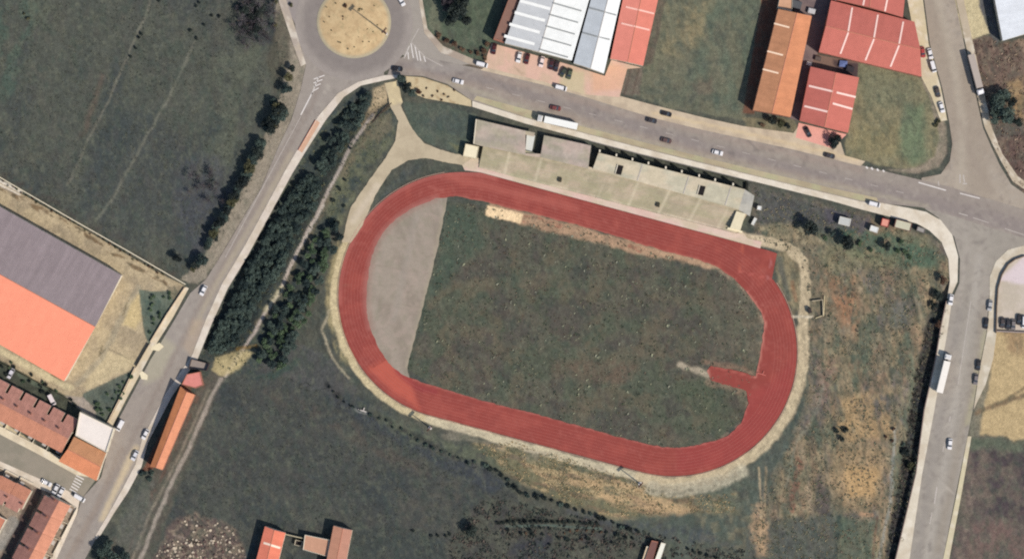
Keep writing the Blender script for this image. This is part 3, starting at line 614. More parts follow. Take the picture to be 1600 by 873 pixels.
sheet('pavement', [(750, 109.5), (801, 121.5), (851, 133.5), (914, 151.5), (964, 167.5), (1027, 186), (1100, 203.5), (1160, 216.5), (1230, 231.5), (1300, 248.5), (1345, 259.5), (1352, 252), (1320, 243), (1310, 212), (1248, 196), (1240, 208), (1160, 197), (1100, 184), (1020, 164), (968, 150), (850, 126), (760, 104)][::-1], .05, (203, 184, 157), lambda k: (k.noise((176, 158, 136), .7, 12, 281, .4, .65), k.line([(1020, 176), (1160, 207), (1340, 250)], (214, 190, 150), 5, .6, 4, 1)), M_conc, label='verge and pavement on the north side of the main road')
def p_fc(k):
    k.noise((200, 174, 148), .7, 12, 291, .4, .65)
    k.line([(805, 104), (815, 114), (830, 118)], (166, 146, 120), 2, .6, 2, 1)
    k.poly([(880, 112), (912, 112), (915, 150), (870, 140)], (196, 184, 148), .8, 8, 3)
    k.poly([(925, 112), (955, 100), (980, 106), (972, 140), (925, 145)], (222, 172, 140), .7, 8, 3)
sheet('forecourt', [(768, 68), (788, 73), (895, 103), (945, 119), (955, 94), (1003, 106), (980, 108), (968, 152), (914, 148), (850, 128), (757, 105), (757, 98)], .10, (216, 178, 158), p_fc, M_conc, label='pinkish paved forecourt in front of the white warehouse')
sheet('forecourt', [(1248, 192), (1323, 210), (1310, 222), (1300, 232), (1243, 215)], .055, (228, 164, 148), None, M_conc, label='pink paved forecourt of the small red-roofed works')
sheet('pavement', [(1418, -70), (1438, -70), (1442, 0), (1451, 69), (1470, 137), (1480, 188), (1470, 190), (1455, 150), (1440, 122), (1438, 78), (1424, 33), (1418, 0)], .09, (206, 190, 156), swp, M_conc, label='pale verge on the west side of the northern side road')
sheet('pavement', [(1494, -70), (1504, -70), (1506, 0), (1520, 66), (1541, 160), (1550, 200), (1566, 240), (1590, 275), (1610, 290), (1606, 300), (1582, 283), (1564, 252), (1549, 222), (1538, 198), (1529, 160), (1510, 76), (1494, 0)], .09, (184, 168, 144), swp, M_conc, label='verge on the east side of the northern side road')
sheet('pavement', [(428, -60), (442, -60), (447, 0), (460, 40), (470, 75), (478, 100), (470, 104), (458, 70), (448, 40), (436, 5)], .07, (176, 162, 148), swp, M_conc, label='pavement on the west side of the roundabout')
sheet('pavement', [(653, -60), (662, -60), (660, 0), (668, 45), (692, 72), (738, 92), (760, 98), (756, 106), (735, 101), (688, 82), (663, 52), (655, 5)], .07, (168, 152, 136), swp, M_conc, label='pavement on the east side of the roundabout')
sheet('yard_paving', [(1560, 450), (1566, 426), (1580, 408), (1600, 401), (1700, 418), (1700, 520), (1600, 517), (1557, 514)], .05, (200, 186, 170), lambda k: (k.noise((184, 172, 152), .7, 14, 301, .4, .65), k.poly([(1560, 438), (1600, 400), (1700, 420), (1700, 445), (1600, 444)], (216, 200, 200), .9, 3, 0)), M_conc, label='paved yard with parked cars behind a curved wall')
sheet('path', [(601, 130), (622, 126), (629, 160), (626, 165), (640, 195), (662, 224), (700, 238), (752, 248), (748, 264), (700, 254), (664, 247), (638, 250), (612, 266), (588, 302), (566, 352), (548, 380), (534, 378), (546, 328), (574, 285), (600, 250), (618, 220), (622, 190), (610, 166)], .06, (190, 174, 146), lambda k: (k.poly([(601, 130), (622, 126), (629, 160), (610, 166)], (226, 206, 160), .9, 2, 0), k.noise((172, 156, 130), .5, 16, 311, .45, .65), k.line([(590, 290), (552, 345)], (214, 198, 176), 10, .5, 8, 1)), M_conc, label='pale path from the stadium gate down to the running track')
# roundabout island: a low mound
mb = MB(); rings = [(q_, float(np.interp(q_, [0, 20, 40, 52, 56, 58], [1.3, 1.15, .7, .32, .2, .12]))) for q_ in np.arange(0, 58.1, 2)] + [(58.5, -.3)]; nn = 160
prev = None
for r, z in rings:
    cur = [W(553 + r * math.cos(2 * math.pi * i / nn), 35 + .97 * r * math.sin(2 * math.pi * i / nn), z) for i in range(nn)]
    if prev:
        for i in range(nn): mb.face([prev[i], prev[(i + 1) % nn], cur[(i + 1) % nn], cur[i]])
    prev = cur
isl = mb.build('roundabout_island', None or M_conc, smooth=True)
n = len(isl.data.vertices); c = np.empty(n * 3, np.float32); isl.data.vertices.foreach_get('co', c); c = c.reshape(-1, 3)
X = c[:, 0] / S + CX; Y = CY - c[:, 1] / S; k = Canvas(X.astype(float), Y.astype(float), (200, 172, 130)); k.noise((180, 152, 114), .6, 6, 421, .45, .65); k.noise((216, 190, 146), .5, 8, 422, .5, .7); k.noise((150, 140, 104), .4, 4, 423, .6, .72)
r = np.hypot(X - 553, (Y - 35) / .97); k.blend(np.arange(n), sstep(50, 58, r), (172, 162, 136)); set_col(isl.data, k.final())
tag(isl, 'round sandy island mound of the roundabout', None, None, 'structure')

# ================================================================== RUNNING TRACK
top = [(700 + (751 - 700) * 1.0, 270), (1143, 376), (1200, 391), (1214, 396), (1206, 436)]
rc = arcpts(1052, 550, 193, -36, 105, 40); lc = arcpts(722, 462, 193, 105, 285, 60)
outer = top + rc + lc[:-4]
inner = [(715, 307), (753, 314), (850, 338), (940, 362), (1030, 390), (1090, 405), (1120, 417), (1149, 437), (1166, 455), (1187, 484), (1195, 505), (1190, 540), (1184, 572), (1181, 588), (1150, 578), (1111, 571), (1105, 580), (1110, 592), (1130, 600), (1166, 610), (1169, 630), (1157, 662), (1138, 680), (1119, 688), (1085, 696), (1061, 699), (1035, 698), (1014, 694), (960, 680), (851, 650), (760, 627), (675, 602), (645, 592), (626, 583), (607, 566), (591, 542), (578, 512), (572, 480), (573, 445), (579, 408), (590, 376), (604, 356), (622, 340), (650, 322), (680, 310)]
def p_track(k):
    r_ = np.random.default_rng(77)
    for _ in range(60):
        x, y = r_.uniform(530, 1245), r_.uniform(262, 745); a = r_.uniform(-.3, .8); L = r_.uniform(4, 22)
        k.line([(x, y), (x + L * math.cos(a), y + L * math.sin(a))], ((136, 64, 58), (178, 104, 92), (150, 100, 84))[r_.integers(3)], r_.uniform(1.2, 6), .5, 3, 2)
    k.noise((138, 66, 60), .35, 4, 404, .56, .72); k.noise((178, 106, 94), .25, 5, 405, .58, .72)
    k.noise((146, 68, 60), .6, 18, 401, .42, .66); k.noise((170, 86, 74), .4, 22, 402, .5, .7)
    k.line(lc[24:], (182, 108, 98), 8, .6, 10, 2); k.line([(700, 276), (900, 325)], (176, 96, 84), 12, .6, 10, 2)
    k.line(inner[-9:], (168, 112, 102), 10, .6, 9, 2)
    k.poly([(575, 575), (605, 560), (640, 590), (655, 640), (600, 600)], (192, 96, 78), .8, 12, 3)
    k.line([(620, 578), (650, 605), (680, 612)], (142, 58, 60), 8, .7, 7, 2)
    k.line([(575, 578), (605, 560)], (140, 64, 56), 1.6, .6, 1, 0)
    k.poly([(1090, 600), (1166, 610), (1200, 600), (1240, 560), (1235, 640), (1170, 720), (1060, 740), (1060, 700), (1157, 662)], (154, 66, 64), .5, 16, 4)
    k.line(rc[:25], (158, 74, 66), 8, .5, 6, 1)
    k.line([(1160, 384), (1156, 424)], (178, 92, 72), 2, .7, 1.5, 0); k.line([(1156, 424), (1205, 436)], (186, 98, 88), 2, .7, 1.5, 0)
    k.line([(1206, 397), (1200, 436)], (184, 120, 116), 1.5, .6, 1, 0)
    k.line([(1112, 571), (1182, 590)], (182, 104, 90), 2.4, .6, 3, 0)
    k.line([(1104, 574), (1106, 590)], (212, 150, 130), 5, .7, 5, 1)
    k.line(inner[:8], (182, 110, 96), 2.5, .6, 3, 1); k.line(inner[8:14], (196, 128, 112), 3.5, .8, 3, 1); k.line(inner[20:33], (184, 112, 100), 2, .6, 2, 1)
def ringsheet(name, outer, inner, z, base, paint, mat, label):
    # cut the ring open through one bridge so that it is one polygon
    i0 = min(range(len(inner)), key=lambda i: (inner[i][0] - outer[0][0]) ** 2 + (inner[i][1] - outer[0][1]) ** 2)
    inn = inner[i0:] + inner[:i0 + 1]
    ring = outer + [outer[0]] + inn[::-1]
    # tiny offset keeps the polygon simple
    ring[len(outer)] = (outer[0][0] - .02, outer[0][1]); ring[len(outer) + 1] = (inn[-1][0] - .02, inn[-1][1])
    return sheet(name, ring, z, base, paint, mat, 1.0, label, .5)
INNER0 = inner
ringsheet('running_track', outer, roughen(inner, 1.3, 5, 3.0), .05, (147, 71, 63), p_track, M_track, 'worn red oval running track')
sheet('concrete_area', [(699, 313), (699, 304), (680, 304), (650, 314), (618, 332), (596, 352), (582, 374), (571, 404), (564, 445), (563, 482), (570, 516), (584, 548), (602, 572), (626, 590), (640, 590), (636, 574), (667, 455), (684, 385)], .036, (158, 145, 130), lambda k: (k.noise((140, 128, 114), .7, 16, 411, .42, .65, 1.3, 3), k.noise((170, 152, 138), .5, 9, 412, .5, .68), k.noise((138, 132, 112), .4, 6, 413, .55, .7), [k.line([(560, 350 + 30 * i_ ), (700, 372 + 30 * i_)], (144, 131, 116), .8, .5, .8, 0) for i_ in range(8)], k.line([(590, 470), (660, 480)], (140, 128, 112), 1.2, .6, 1, 1), k.line([(596, 400), (682, 400)], (142, 130, 114), 1.0, .5, 1, 1), k.line([(650, 340), (615, 500)], (158, 148, 136), 10, .4, 8, 1), k.line([(697, 318), (667, 455), (636, 572)], (168, 156, 132), 5, .6, 5, 2), k.line(inner[-9:] , (150, 108, 96), 12, .4, 9, 2)), M_conc, label='grey concrete half-moon at the west end of the infield')
M_lane = plain((176, 103, 92), .9, .1, .5, name='faded_lane_paint')
mb = MB()
for j in range(1, 8):
    rr = 193 - j * 4.9
    pts = [(751 - (193 - rr) * -.259 * 1.0, 270 + (193 - rr) * .966)]
    a = arcpts(1052, 550, rr, -75, 105, 60); b = arcpts(722, 462, rr, 105, 285, 60); pts = a + b + [a[0]]
    wpts = [W(x, y, .056) for x, y in pts]
    for i in range(len(wpts) - 1):
        p, q2 = wpts[i], wpts[i + 1]; d = (q2 - p); nrm = Vector((-d.y, d.x, 0)).normalized() * .04
        mb.face([p - nrm, q2 - nrm, q2 + nrm, p + nrm])
tag(mb.build('lane_markings', M_lane), 'faded lane lines of the running track', None, None, 'structure')
# kerb round the outside of the track
mb = MB(); ko = arcpts(1052, 550, 194.5, -34, 105, 60) + arcpts(722, 462, 194.5, 105, 262, 60)
wp = [W(x, y, 0) for x, y in ko]
for i in range(len(wp) - 1):
    d = wp[i + 1] - wp[i]; nrm = Vector((-d.y, d.x, 0)).normalized() * .09
    mb.prism([(p.x, p.y) for p in (wp[i] - nrm, wp[i + 1] - nrm, wp[i + 1] + nrm, wp[i] + nrm)], -.3, .10)
tag(mb.build('track_kerb', plain((196, 158, 138), .9, .12, .4)), 'low pale kerb round the running track', None, None, 'structure')

# ------------------------------------------------------------------ painted markings
M_white = plain((222, 214, 206), .8, .10, .8, name='worn_white_paint'); M_white2 = plain((188, 178, 168), .8, .12, .8, name='faded_paint')
def strips(name, segs, z, mat, label):
    mb = MB()
    for (x0, y0, x1, y1, w) in segs:
        a, b = W(x0, y0, z), W(x1, y1, z); d = b - a; n_ = Vector((-d.y, d.x, 0)).normalized() * w * S / 2
        mb.face([a - n_, b - n_, b + n_, a + n_])
    return tag(mb.build(name, mat), label, None, None, 'structure')
strips('road_marking', [(642, 68, 646, 91, 1.5), (648, 71, 653, 95, 1.5), (654.5, 80, 657.5, 95.5, 1.5), (662, 88, 665, 97, 1.5), (639.5, 72, 632, 90, 1.5), (637.5, 82, 638.5, 93, 1.5)], .048, M_white, 'zebra-hatched splitter island east of the roundabout')
strips('road_marking', [(642, 67, 654.5, 44.5, 1.1), (643, 67, 665, 90, .9), (665, 90, 692, 104, 1.0), (631, 92, 639, 72, .8)], .050, M_white2, 'edge lines of the eastern splitter island')
strips('road_marking', [(490, 124 + 6 * i, 507 - 3 * i, 118 + 6.5 * i, 1.5) for i in range(4)] + [(488, 145, 470, 180, 1.8), (498, 120, 487, 148, 1.2)], .048, M_white, 'white hatching at the mouth of the west road')
strips('road_marking', [(470, 182, 352, 402, .9)], .048, M_white2, 'thin white line along the west road')
strips('road_marking', [(1435, 285, 1478, 297.5, 1.6), (1500, 302, 1531, 310, 1.4)], .048, M_white, 'stop lines across the northern side road')
strips('road_marking', [(1500, 272, 1500, 286, 1.8), (1505, 273, 1507, 285, 1.8), (1504, 287, 1511, 287, 2), (1466, 283, 1467, 290, 1.5)], .048, M_white2, 'faded arrow marking at the junction mouth')
strips('road_marking', [(1498, 333, 1512, 337, 1.4), (1520, 340, 1545, 348, 1), (1570, 357, 1600, 367, 1), (1500, 362, 1510, 362, 1)][:3], .048, M_white2, 'give-way line of the south road')
strips('road_marking', [(1353, 260.5, 1356, 263.5, 2.6), (1361, 262, 1364, 265, 2.8), (1370, 264, 1373, 267, 2.8), (1379, 266, 1382, 268.5, 2.4)], .054, M_white, 'four short white bars on the north edge of the main road')
strips('road_marking', [(1517, 470, 1497, 600, .9), (1476, 690, 1473, 705, 1), (1464, 760, 1460, 786, 1.8), (1456, 800, 1453, 818, 1.2), (1485, 650, 1483, 658, 1.4)], .048, M_white2, 'dashed centre line of the south road')
strips('road_marking', [(117.5 + 1.5 - 2.0 * i, 742 + 4.2 * i, 131 - 2.3 * i, 748.5 + 4.2 * i, 1.9) for i in range(6)], .048, M_white, 'zebra crossing at the end of the residential street')
strips('road_marking', [(760 + 40 * i, 137 + 10.1 * i, 772 + 40 * i, 140 + 10.1 * i, .7) for i in range(17)], .048, M_white2, 'dashed centre line of the main road')
# ================================================================== BUILDINGS
M_glass = plain((44, 50, 58), .15, .02, 1, name='dark_glass', spec=.5)
M_door = plain((120, 96, 80), .6, .08, 1, name='door_paint')
M_cream = plain((226, 214, 190), .85, .06, .6, name='cream_render')
M_brick = plain((170, 112, 90), .9, .12, 1.2, name='brick')
M_dark = plain((52, 44, 42), .8, .08, 1, name='dark_metal')
M_grey = plain((140, 134, 128), .85, .08, .8, name='grey_concrete')
M_ridge = plain((196, 130, 104), .8, .08, 1, name='ridge_tiles')

def wall_opening(name, parent, a, b, t, w, h, z, mat, out=.04):
    """a box set on wall a->b (local xy) at fraction t"""
    dx, dy = b[0] - a[0], b[1] - a[1]; L = math.hypot(dx, dy)
    if L < w: return
    mb = MB(); mb.box((a[0] + dx * t, a[1] + dy * t, z + h / 2), (w, out * 2, h), math.atan2(dy, dx)); return mb.build(name, mat, parent)
def plane_z(p, q, r):
    n = (q - p).cross(r - p)
    return lambda x, y: p.z - (n.x * (x - p.x) + n.y * (y - p.y)) / n.z
def gable(name, label, cat, A, B, C, D, p1, p2, eave, rh, m1, m2, wall=None, group=None, lights=(), light_mat=None, eave2=None, doors=True, extra=None):
    cx = (A[0] + B[0] + C[0] + D[0]) / 4; cy = (A[1] + B[1] + C[1] + D[1]) / 4
    org = W(cx, cy); root = empty(name, org); tag(root, label, cat, group)
    L = lambda p, z: Vector(((p[0] - cx) * S, -(p[1] - cy) * S, z))
    e2 = eave if eave2 is None else eave2
    a, b, c, d = L(A, eave), L(B, eave), L(C, e2), L(D, e2); r1, r2 = L(p1, rh), L(p2, rh)
    mb = MB(); z0 = -.8; dn = lambda v: Vector((v.x, v.y, z0)); off = Vector((0, 0, -.12))
    for poly in ([dn(a), dn(b), b + off, a + off], [dn(c), dn(d), d + off, c + off], [dn(b), dn(c), c + off, r2 + off, b + off], [dn(d), dn(a), a + off, r1 + off, d + off]): mb.face(poly[::-1])
    mb.build('wall', wall or M_cream, root)
    for (P, Q, R_, T), m in (((a, b, r2, r1), m1), ((c, d, r1, r2), m2)):
        ctr = (P + Q + R_ + T) / 4; th = Vector((0, 0, .14)); mb = MB()
        ex = lambda v: v + (Vector((v.x - ctr.x, v.y - ctr.y, 0)).normalized() * .12)
        P, Q = ex(P), ex(Q); u = (Q - P).normalized(); vv = (R_ - Q); vv = (vv - u * vv.dot(u)).normalized()
        top = [P, Q, R_, T]; uvs = [((w_ - P).dot(u), (w_ - P).dot(vv)) for w_ in top]
        if (Q - P).cross(R_ - Q).z < 0: top = top[::-1]; uvs = uvs[::-1]
        mb.face(top, uvs); lo = [t - th for t in top]
        for i in range(4): mb.face([lo[i], lo[(i + 1) % 4], top[(i + 1) % 4], top[i]], [(0, 0)] * 4)
        mb.face(lo[::-1], [(0, 0)] * 4); mb.build('roof_slope', m, root)
    d12 = (r2 - r1); mb = MB(); mb.tube(r1 + Vector((0, 0, -.02)), r2 + Vector((0, 0, -.02)), .16, .16, 6); mb.build('ridge_cap', M_ridge if m1 is not None and extra is None else (extra or M_ridge), root)
    z1f, z2f = plane_z(a, b, r2), plane_z(c, d, r1)
    for (x0, y0, x1, y1, w, side) in lights:
        f = z1f if side == 1 else z2f
        q0, q1 = L((x0, y0), 0), L((x1, y1), 0); dd = (q1 - q0); nn_ = Vector((-dd.y, dd.x, 0)).normalized() * w * S / 2
        pts = [q0 - nn_, q1 - nn_, q1 + nn_, q0 + nn_]; pts = [Vector((p.x, p.y, f(p.x, p.y) + .07)) for p in pts]
        if (pts[1] - pts[0]).cross(pts[2] - pts[1]).z < 0: pts = pts[::-1]
        mb = MB(); mb.face(pts); lo = [p - Vector((0, 0, .12)) for p in pts]
        for i in range(4): mb.face([lo[i], lo[(i + 1) % 4], pts[(i + 1) % 4], pts[i]])
        mb.build('skylight', light_mat or M_white, root)
    if doors:
        for (p, q) in ((a, b), (c, d)):
            n_ = max(1, min(5, int((q - p).length / 8)))
            for i in range(n_): wall_opening('window', root, p, q, (i + .5) / n_, 1.6, 1.0, min(eave, e2) * .45, M_glass)
        wall_opening('door', root, b, c, .35, min(3.2, (c - b).length * .3), min(3.2, eave * .6), 0, M_door)
    return root

def Rf(c, **k): return roofmat(c, **k)
M_salmon, M_clear = plain((250, 196, 178), .7, .05, 1, name='pale_rooflight'), plain((250, 248, 240), .6, .05, .6, name='white_rooflight')
# sports hall
gable('sports_hall', 'large sports hall with one grey and one bright orange roof slope', 'building', (-60, 288), (192, 430), (103, 594), (-60, 501), (-60, 393), (153, 510), 7.0, 9.6,
      Rf((146, 132, 132), streak=.16, per=2.2), Rf((250, 154, 122), streak=.06, per=3, blot=.05), M_cream)
# white warehouse with two slopes of alternating rooflights
wl = []
for i in range(-1, 4):
    x0, y0 = 811 - i * 8.2, 11 + i * 18.2 - 9
    wl.append((x0 + 1.5, y0 + 1.5, x0 + 48.5, y0 + 15.5 - 1, 4.6, 1))
for i in range(-1, 5):
    x0, y0 = 864 - i * 5.2, 7 + i * 18; wl.append((x0, y0, x0 + 45, y0 + 12.5, 2.0, 2))
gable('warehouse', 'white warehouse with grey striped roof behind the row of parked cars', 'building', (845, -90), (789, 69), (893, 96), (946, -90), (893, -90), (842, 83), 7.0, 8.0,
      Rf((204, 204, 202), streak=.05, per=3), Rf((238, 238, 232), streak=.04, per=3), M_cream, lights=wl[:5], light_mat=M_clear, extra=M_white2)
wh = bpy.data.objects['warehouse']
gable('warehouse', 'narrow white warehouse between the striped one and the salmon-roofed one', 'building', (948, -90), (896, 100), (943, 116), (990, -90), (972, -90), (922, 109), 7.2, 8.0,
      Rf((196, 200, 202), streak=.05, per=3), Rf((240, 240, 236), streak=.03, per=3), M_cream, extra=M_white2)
gable('warehouse', 'salmon-roofed warehouse with two pale rooflight strips at the field edge', 'building', (992, -90), (953, 93), (1004, 104), (1048, -90), (1020, -90), (980, 99), 6.6, 7.0,
      Rf((226, 138, 120), streak=.05, per=3), Rf((226, 134, 114), streak=.05, per=3), M_cream, lights=[(977, 13, 995, 17.5, 2.6, 1), (996, 17.5, 1021, 23.5, 2.6, 2), (970, 38.5, 988, 43, 2.6, 1), (989, 43, 1014, 49, 2.6, 2)], light_mat=M_salmon)
# grey gutters across the white roofs (as low walls between roof bays)
def add_parts(root, name, segs, z, w, mat, h=.12):
    for (x0, y0, x1, y1) in segs:
        a, b = W(x0, y0) - root.location, W(x1, y1) - root.location; d = b - a; mb = MB()
        mb.box(((a.x + b.x) / 2, (a.y + b.y) / 2, z), (d.length, w, h), math.atan2(d.y, d.x)); mb.build(name, mat, root)
M_gut = plain((150, 152, 150), .8, .05, 1, name='gutter')
def roof_bars(root, name, segs, w, mat, za, zb):
    for (x0, y0, x1, y1) in segs:
        a, b = W(x0, y0, za) - root.location, W(x1, y1, zb) - root.location; mb = MB(); mb.tube(a, b, w, w, 6); mb.build(name, mat, root)
roof_bars(wh, 'gutter', [(863 - i * 5.2, 7 + i * 18, 863 - i * 5.2 + 45, 7 + i * 18 + 12.5) for i in range(0, 5)], .30, M_gut, 7.98, 7.1)
wh2 = bpy.data.objects['warehouse.001']
roof_bars(wh2, 'gutter', [(919, 14.5, 941, 20.5), (909, 53, 930, 59)], .28, M_gut, 7.3, 7.95)
roof_bars(wh2, 'gutter', [(941, 20.5, 962, 26), (930, 59, 952, 64)], .28, M_gut, 7.95, 7.3)

def flat(name, label, cat, pts, h, wall, roof, parapet=.35, group=None, pw=.25, door=True):
    cx = sum(p[0] for p in pts) / len(pts); cy = sum(p[1] for p in pts) / len(pts); root = empty(name, W(cx, cy)); tag(root, label, cat, group)
    b = P2(pts, (W(cx, cy).x, W(cx, cy).y))
    ins = []
    n = len(b); c0 = Vector((sum(p[0] for p in b) / n, sum(p[1] for p in b) / n))
    for p in b:
        v = Vector(p) - c0; ins.append(tuple(c0 + v * max(.3, 1 - pw * 1.3 / max(v.length, .3))))
    mb = MB(); a = sum(b[i][0] * b[(i + 1) % n][1] - b[(i + 1) % n][0] * b[i][1] for i in range(n)); bb, ii = (b, ins) if a > 0 else (b[::-1], ins[::-1])
    for i in range(n):
        j = (i + 1) % n; H = h + parapet
        mb.face([(*bb[i], -.8), (*bb[j], -.8), (*bb[j], H), (*bb[i], H)]); mb.face([(*bb[i], H), (*bb[j], H), (*ii[j], H), (*ii[i], H)]); mb.face([(*ii[i], H), (*ii[j], H), (*ii[j], h), (*ii[i], h)])
    mb.build('wall', wall, root); mb = MB(); mb.face([(*p, h) for p in ii]); mb.face([(*p, h - .2) for p in ii[::-1]]); mb.build('roof', roof, root)
    if door:
        wall_opening('door', root, bb[0], bb[1], .5, .9, min(2.0, h * .85), 0, M_door)
        if h > 2.5: wall_opening('window', root, bb[1], bb[2], .5, 1.2, .9, h * .45, M_glass)
    return root
flat('lean_to', 'brown flat lean-to along the west side of the striped white warehouse', 'building', [(828, -90), (811, 0), (787, 68), (771, 63), (797, -5), (813, -90)], 5.6, M_brick, plain((138, 104, 90), .9, .1, .5), .2)
# long orange works
gable('workshop', 'long low works with a burnt orange roof beside the green field', 'building', (1214, 17), (1175, 173), (1233, 184), (1266, 28), (1243, 23), (1204, 178.5), 7.6, 8.6,
      Rf((190, 134, 98), streak=.14, blot=.14), Rf((208, 138, 98), streak=.12, blot=.12), M_brick, lights=[(1207.5, 39, 1231, 45.5, 2.6, 1), (1197, 82, 1221, 88.5, 2.6, 1), (1190, 110, 1214, 116.5, 2.6, 1)], light_mat=plain((255, 222, 190), .7, .04, 1))
flat('annex', 'small pale flat-roofed annex at the north end of the orange works', 'building', [(1222, -60), (1217, 0), (1214, 14), (1236, 20), (1240, -60)], 4.6, M_cream, plain((206, 160, 128), .9, .08, .6))
M_red1, M_red2 = Rf((192, 108, 95), streak=.06), Rf((200, 114, 99), streak=.06)
M_rl = plain((250, 214, 200), .7, .05, 1)
gable('workshop', 'wide red-roofed works with three pale rooflight strips by the road', 'building', (1297, 3), (1426, 36), (1437, 121), (1278, 83), (1288, 43), (1435, 79), 6.0, 7.2, M_red1, M_red2, M_brick,
      lights=[(1329.5, 14, 1323, 51, 2.6, 1), (1323, 53, 1311, 86, 2.6, 2), (1369.5, 25, 1363, 61, 2.6, 1), (1363, 63, 1350, 96, 2.6, 2), (1409, 36, 1402, 71, 2.6, 1), (1402, 73, 1389, 106, 2.6, 2)], light_mat=M_rl)
gable('workshop', 'red-roofed works cut off by the top of the frame', 'building', (1318, -90), (1300, 1), (1408, 29), (1420, -90), (1366, -90), (1356, 14), 6.6, 7.6, M_red1, M_red1, M_brick,
      lights=[(1352, -20, 1346, 11, 2.6, 1), (1388, -20, 1380, 20, 2.6, 2), (1307, -10, 1303, 2, 2, 1)], light_mat=M_rl)
gable('workshop', 'square red-roofed works with four short rooflights behind the pink forecourt', 'building', (1265, 106), (1248, 189), (1323, 208), (1340, 123), (1304, 115), (1286, 200), 5.6, 6.8, M_red1, M_red2, M_brick,
      lights=[(1262, 135.5, 1299, 144.5, 3, 1), (1255, 167, 1291, 176, 3, 1), (1305, 146, 1335, 153, 3, 2), (1299, 163, 1330, 171.5, 3, 2)], light_mat=M_rl)
gable('warehouse', 'white-roofed warehouse in the top right corner by the heath', 'building', (1540, -60), (1564, 65), (1720, 20), (1700, -90), (1625, -80), (1640, 42), 6, 6.8, Rf((226, 228, 230), streak=.10, per=2), Rf((226, 228, 230), streak=.10, per=2), M_cream, extra=M_white2)
# long orange shed on the west road
gable('shed', 'long narrow orange-roofed shed below the west road pavement', 'building', (284, 603), (237, 727), (256, 732), (306, 616), (294, 611), (246, 729), 6.0, 6.8,
      Rf((196, 126, 84), streak=.12, blot=.12), Rf((216, 144, 108), streak=.10, blot=.12), M_brick)
flat('outbuilding', 'pink-roofed outbuilding at the north end of the long orange shed', 'building', [(293, 584), (314, 580), (319, 601), (307, 606), (285, 600)], 3.6, M_brick, plain((214, 134, 122), .9, .1, .6), .2)
flat('pen', 'open grey-walled pen at the very top of the long orange shed', 'pen', [(299, 560), (328, 568), (324, 579), (295, 575)], .5, plain((70, 58, 56), .9, .1, .5), plain((150, 138, 130), .9, .1, .6), 1.5, door=False)
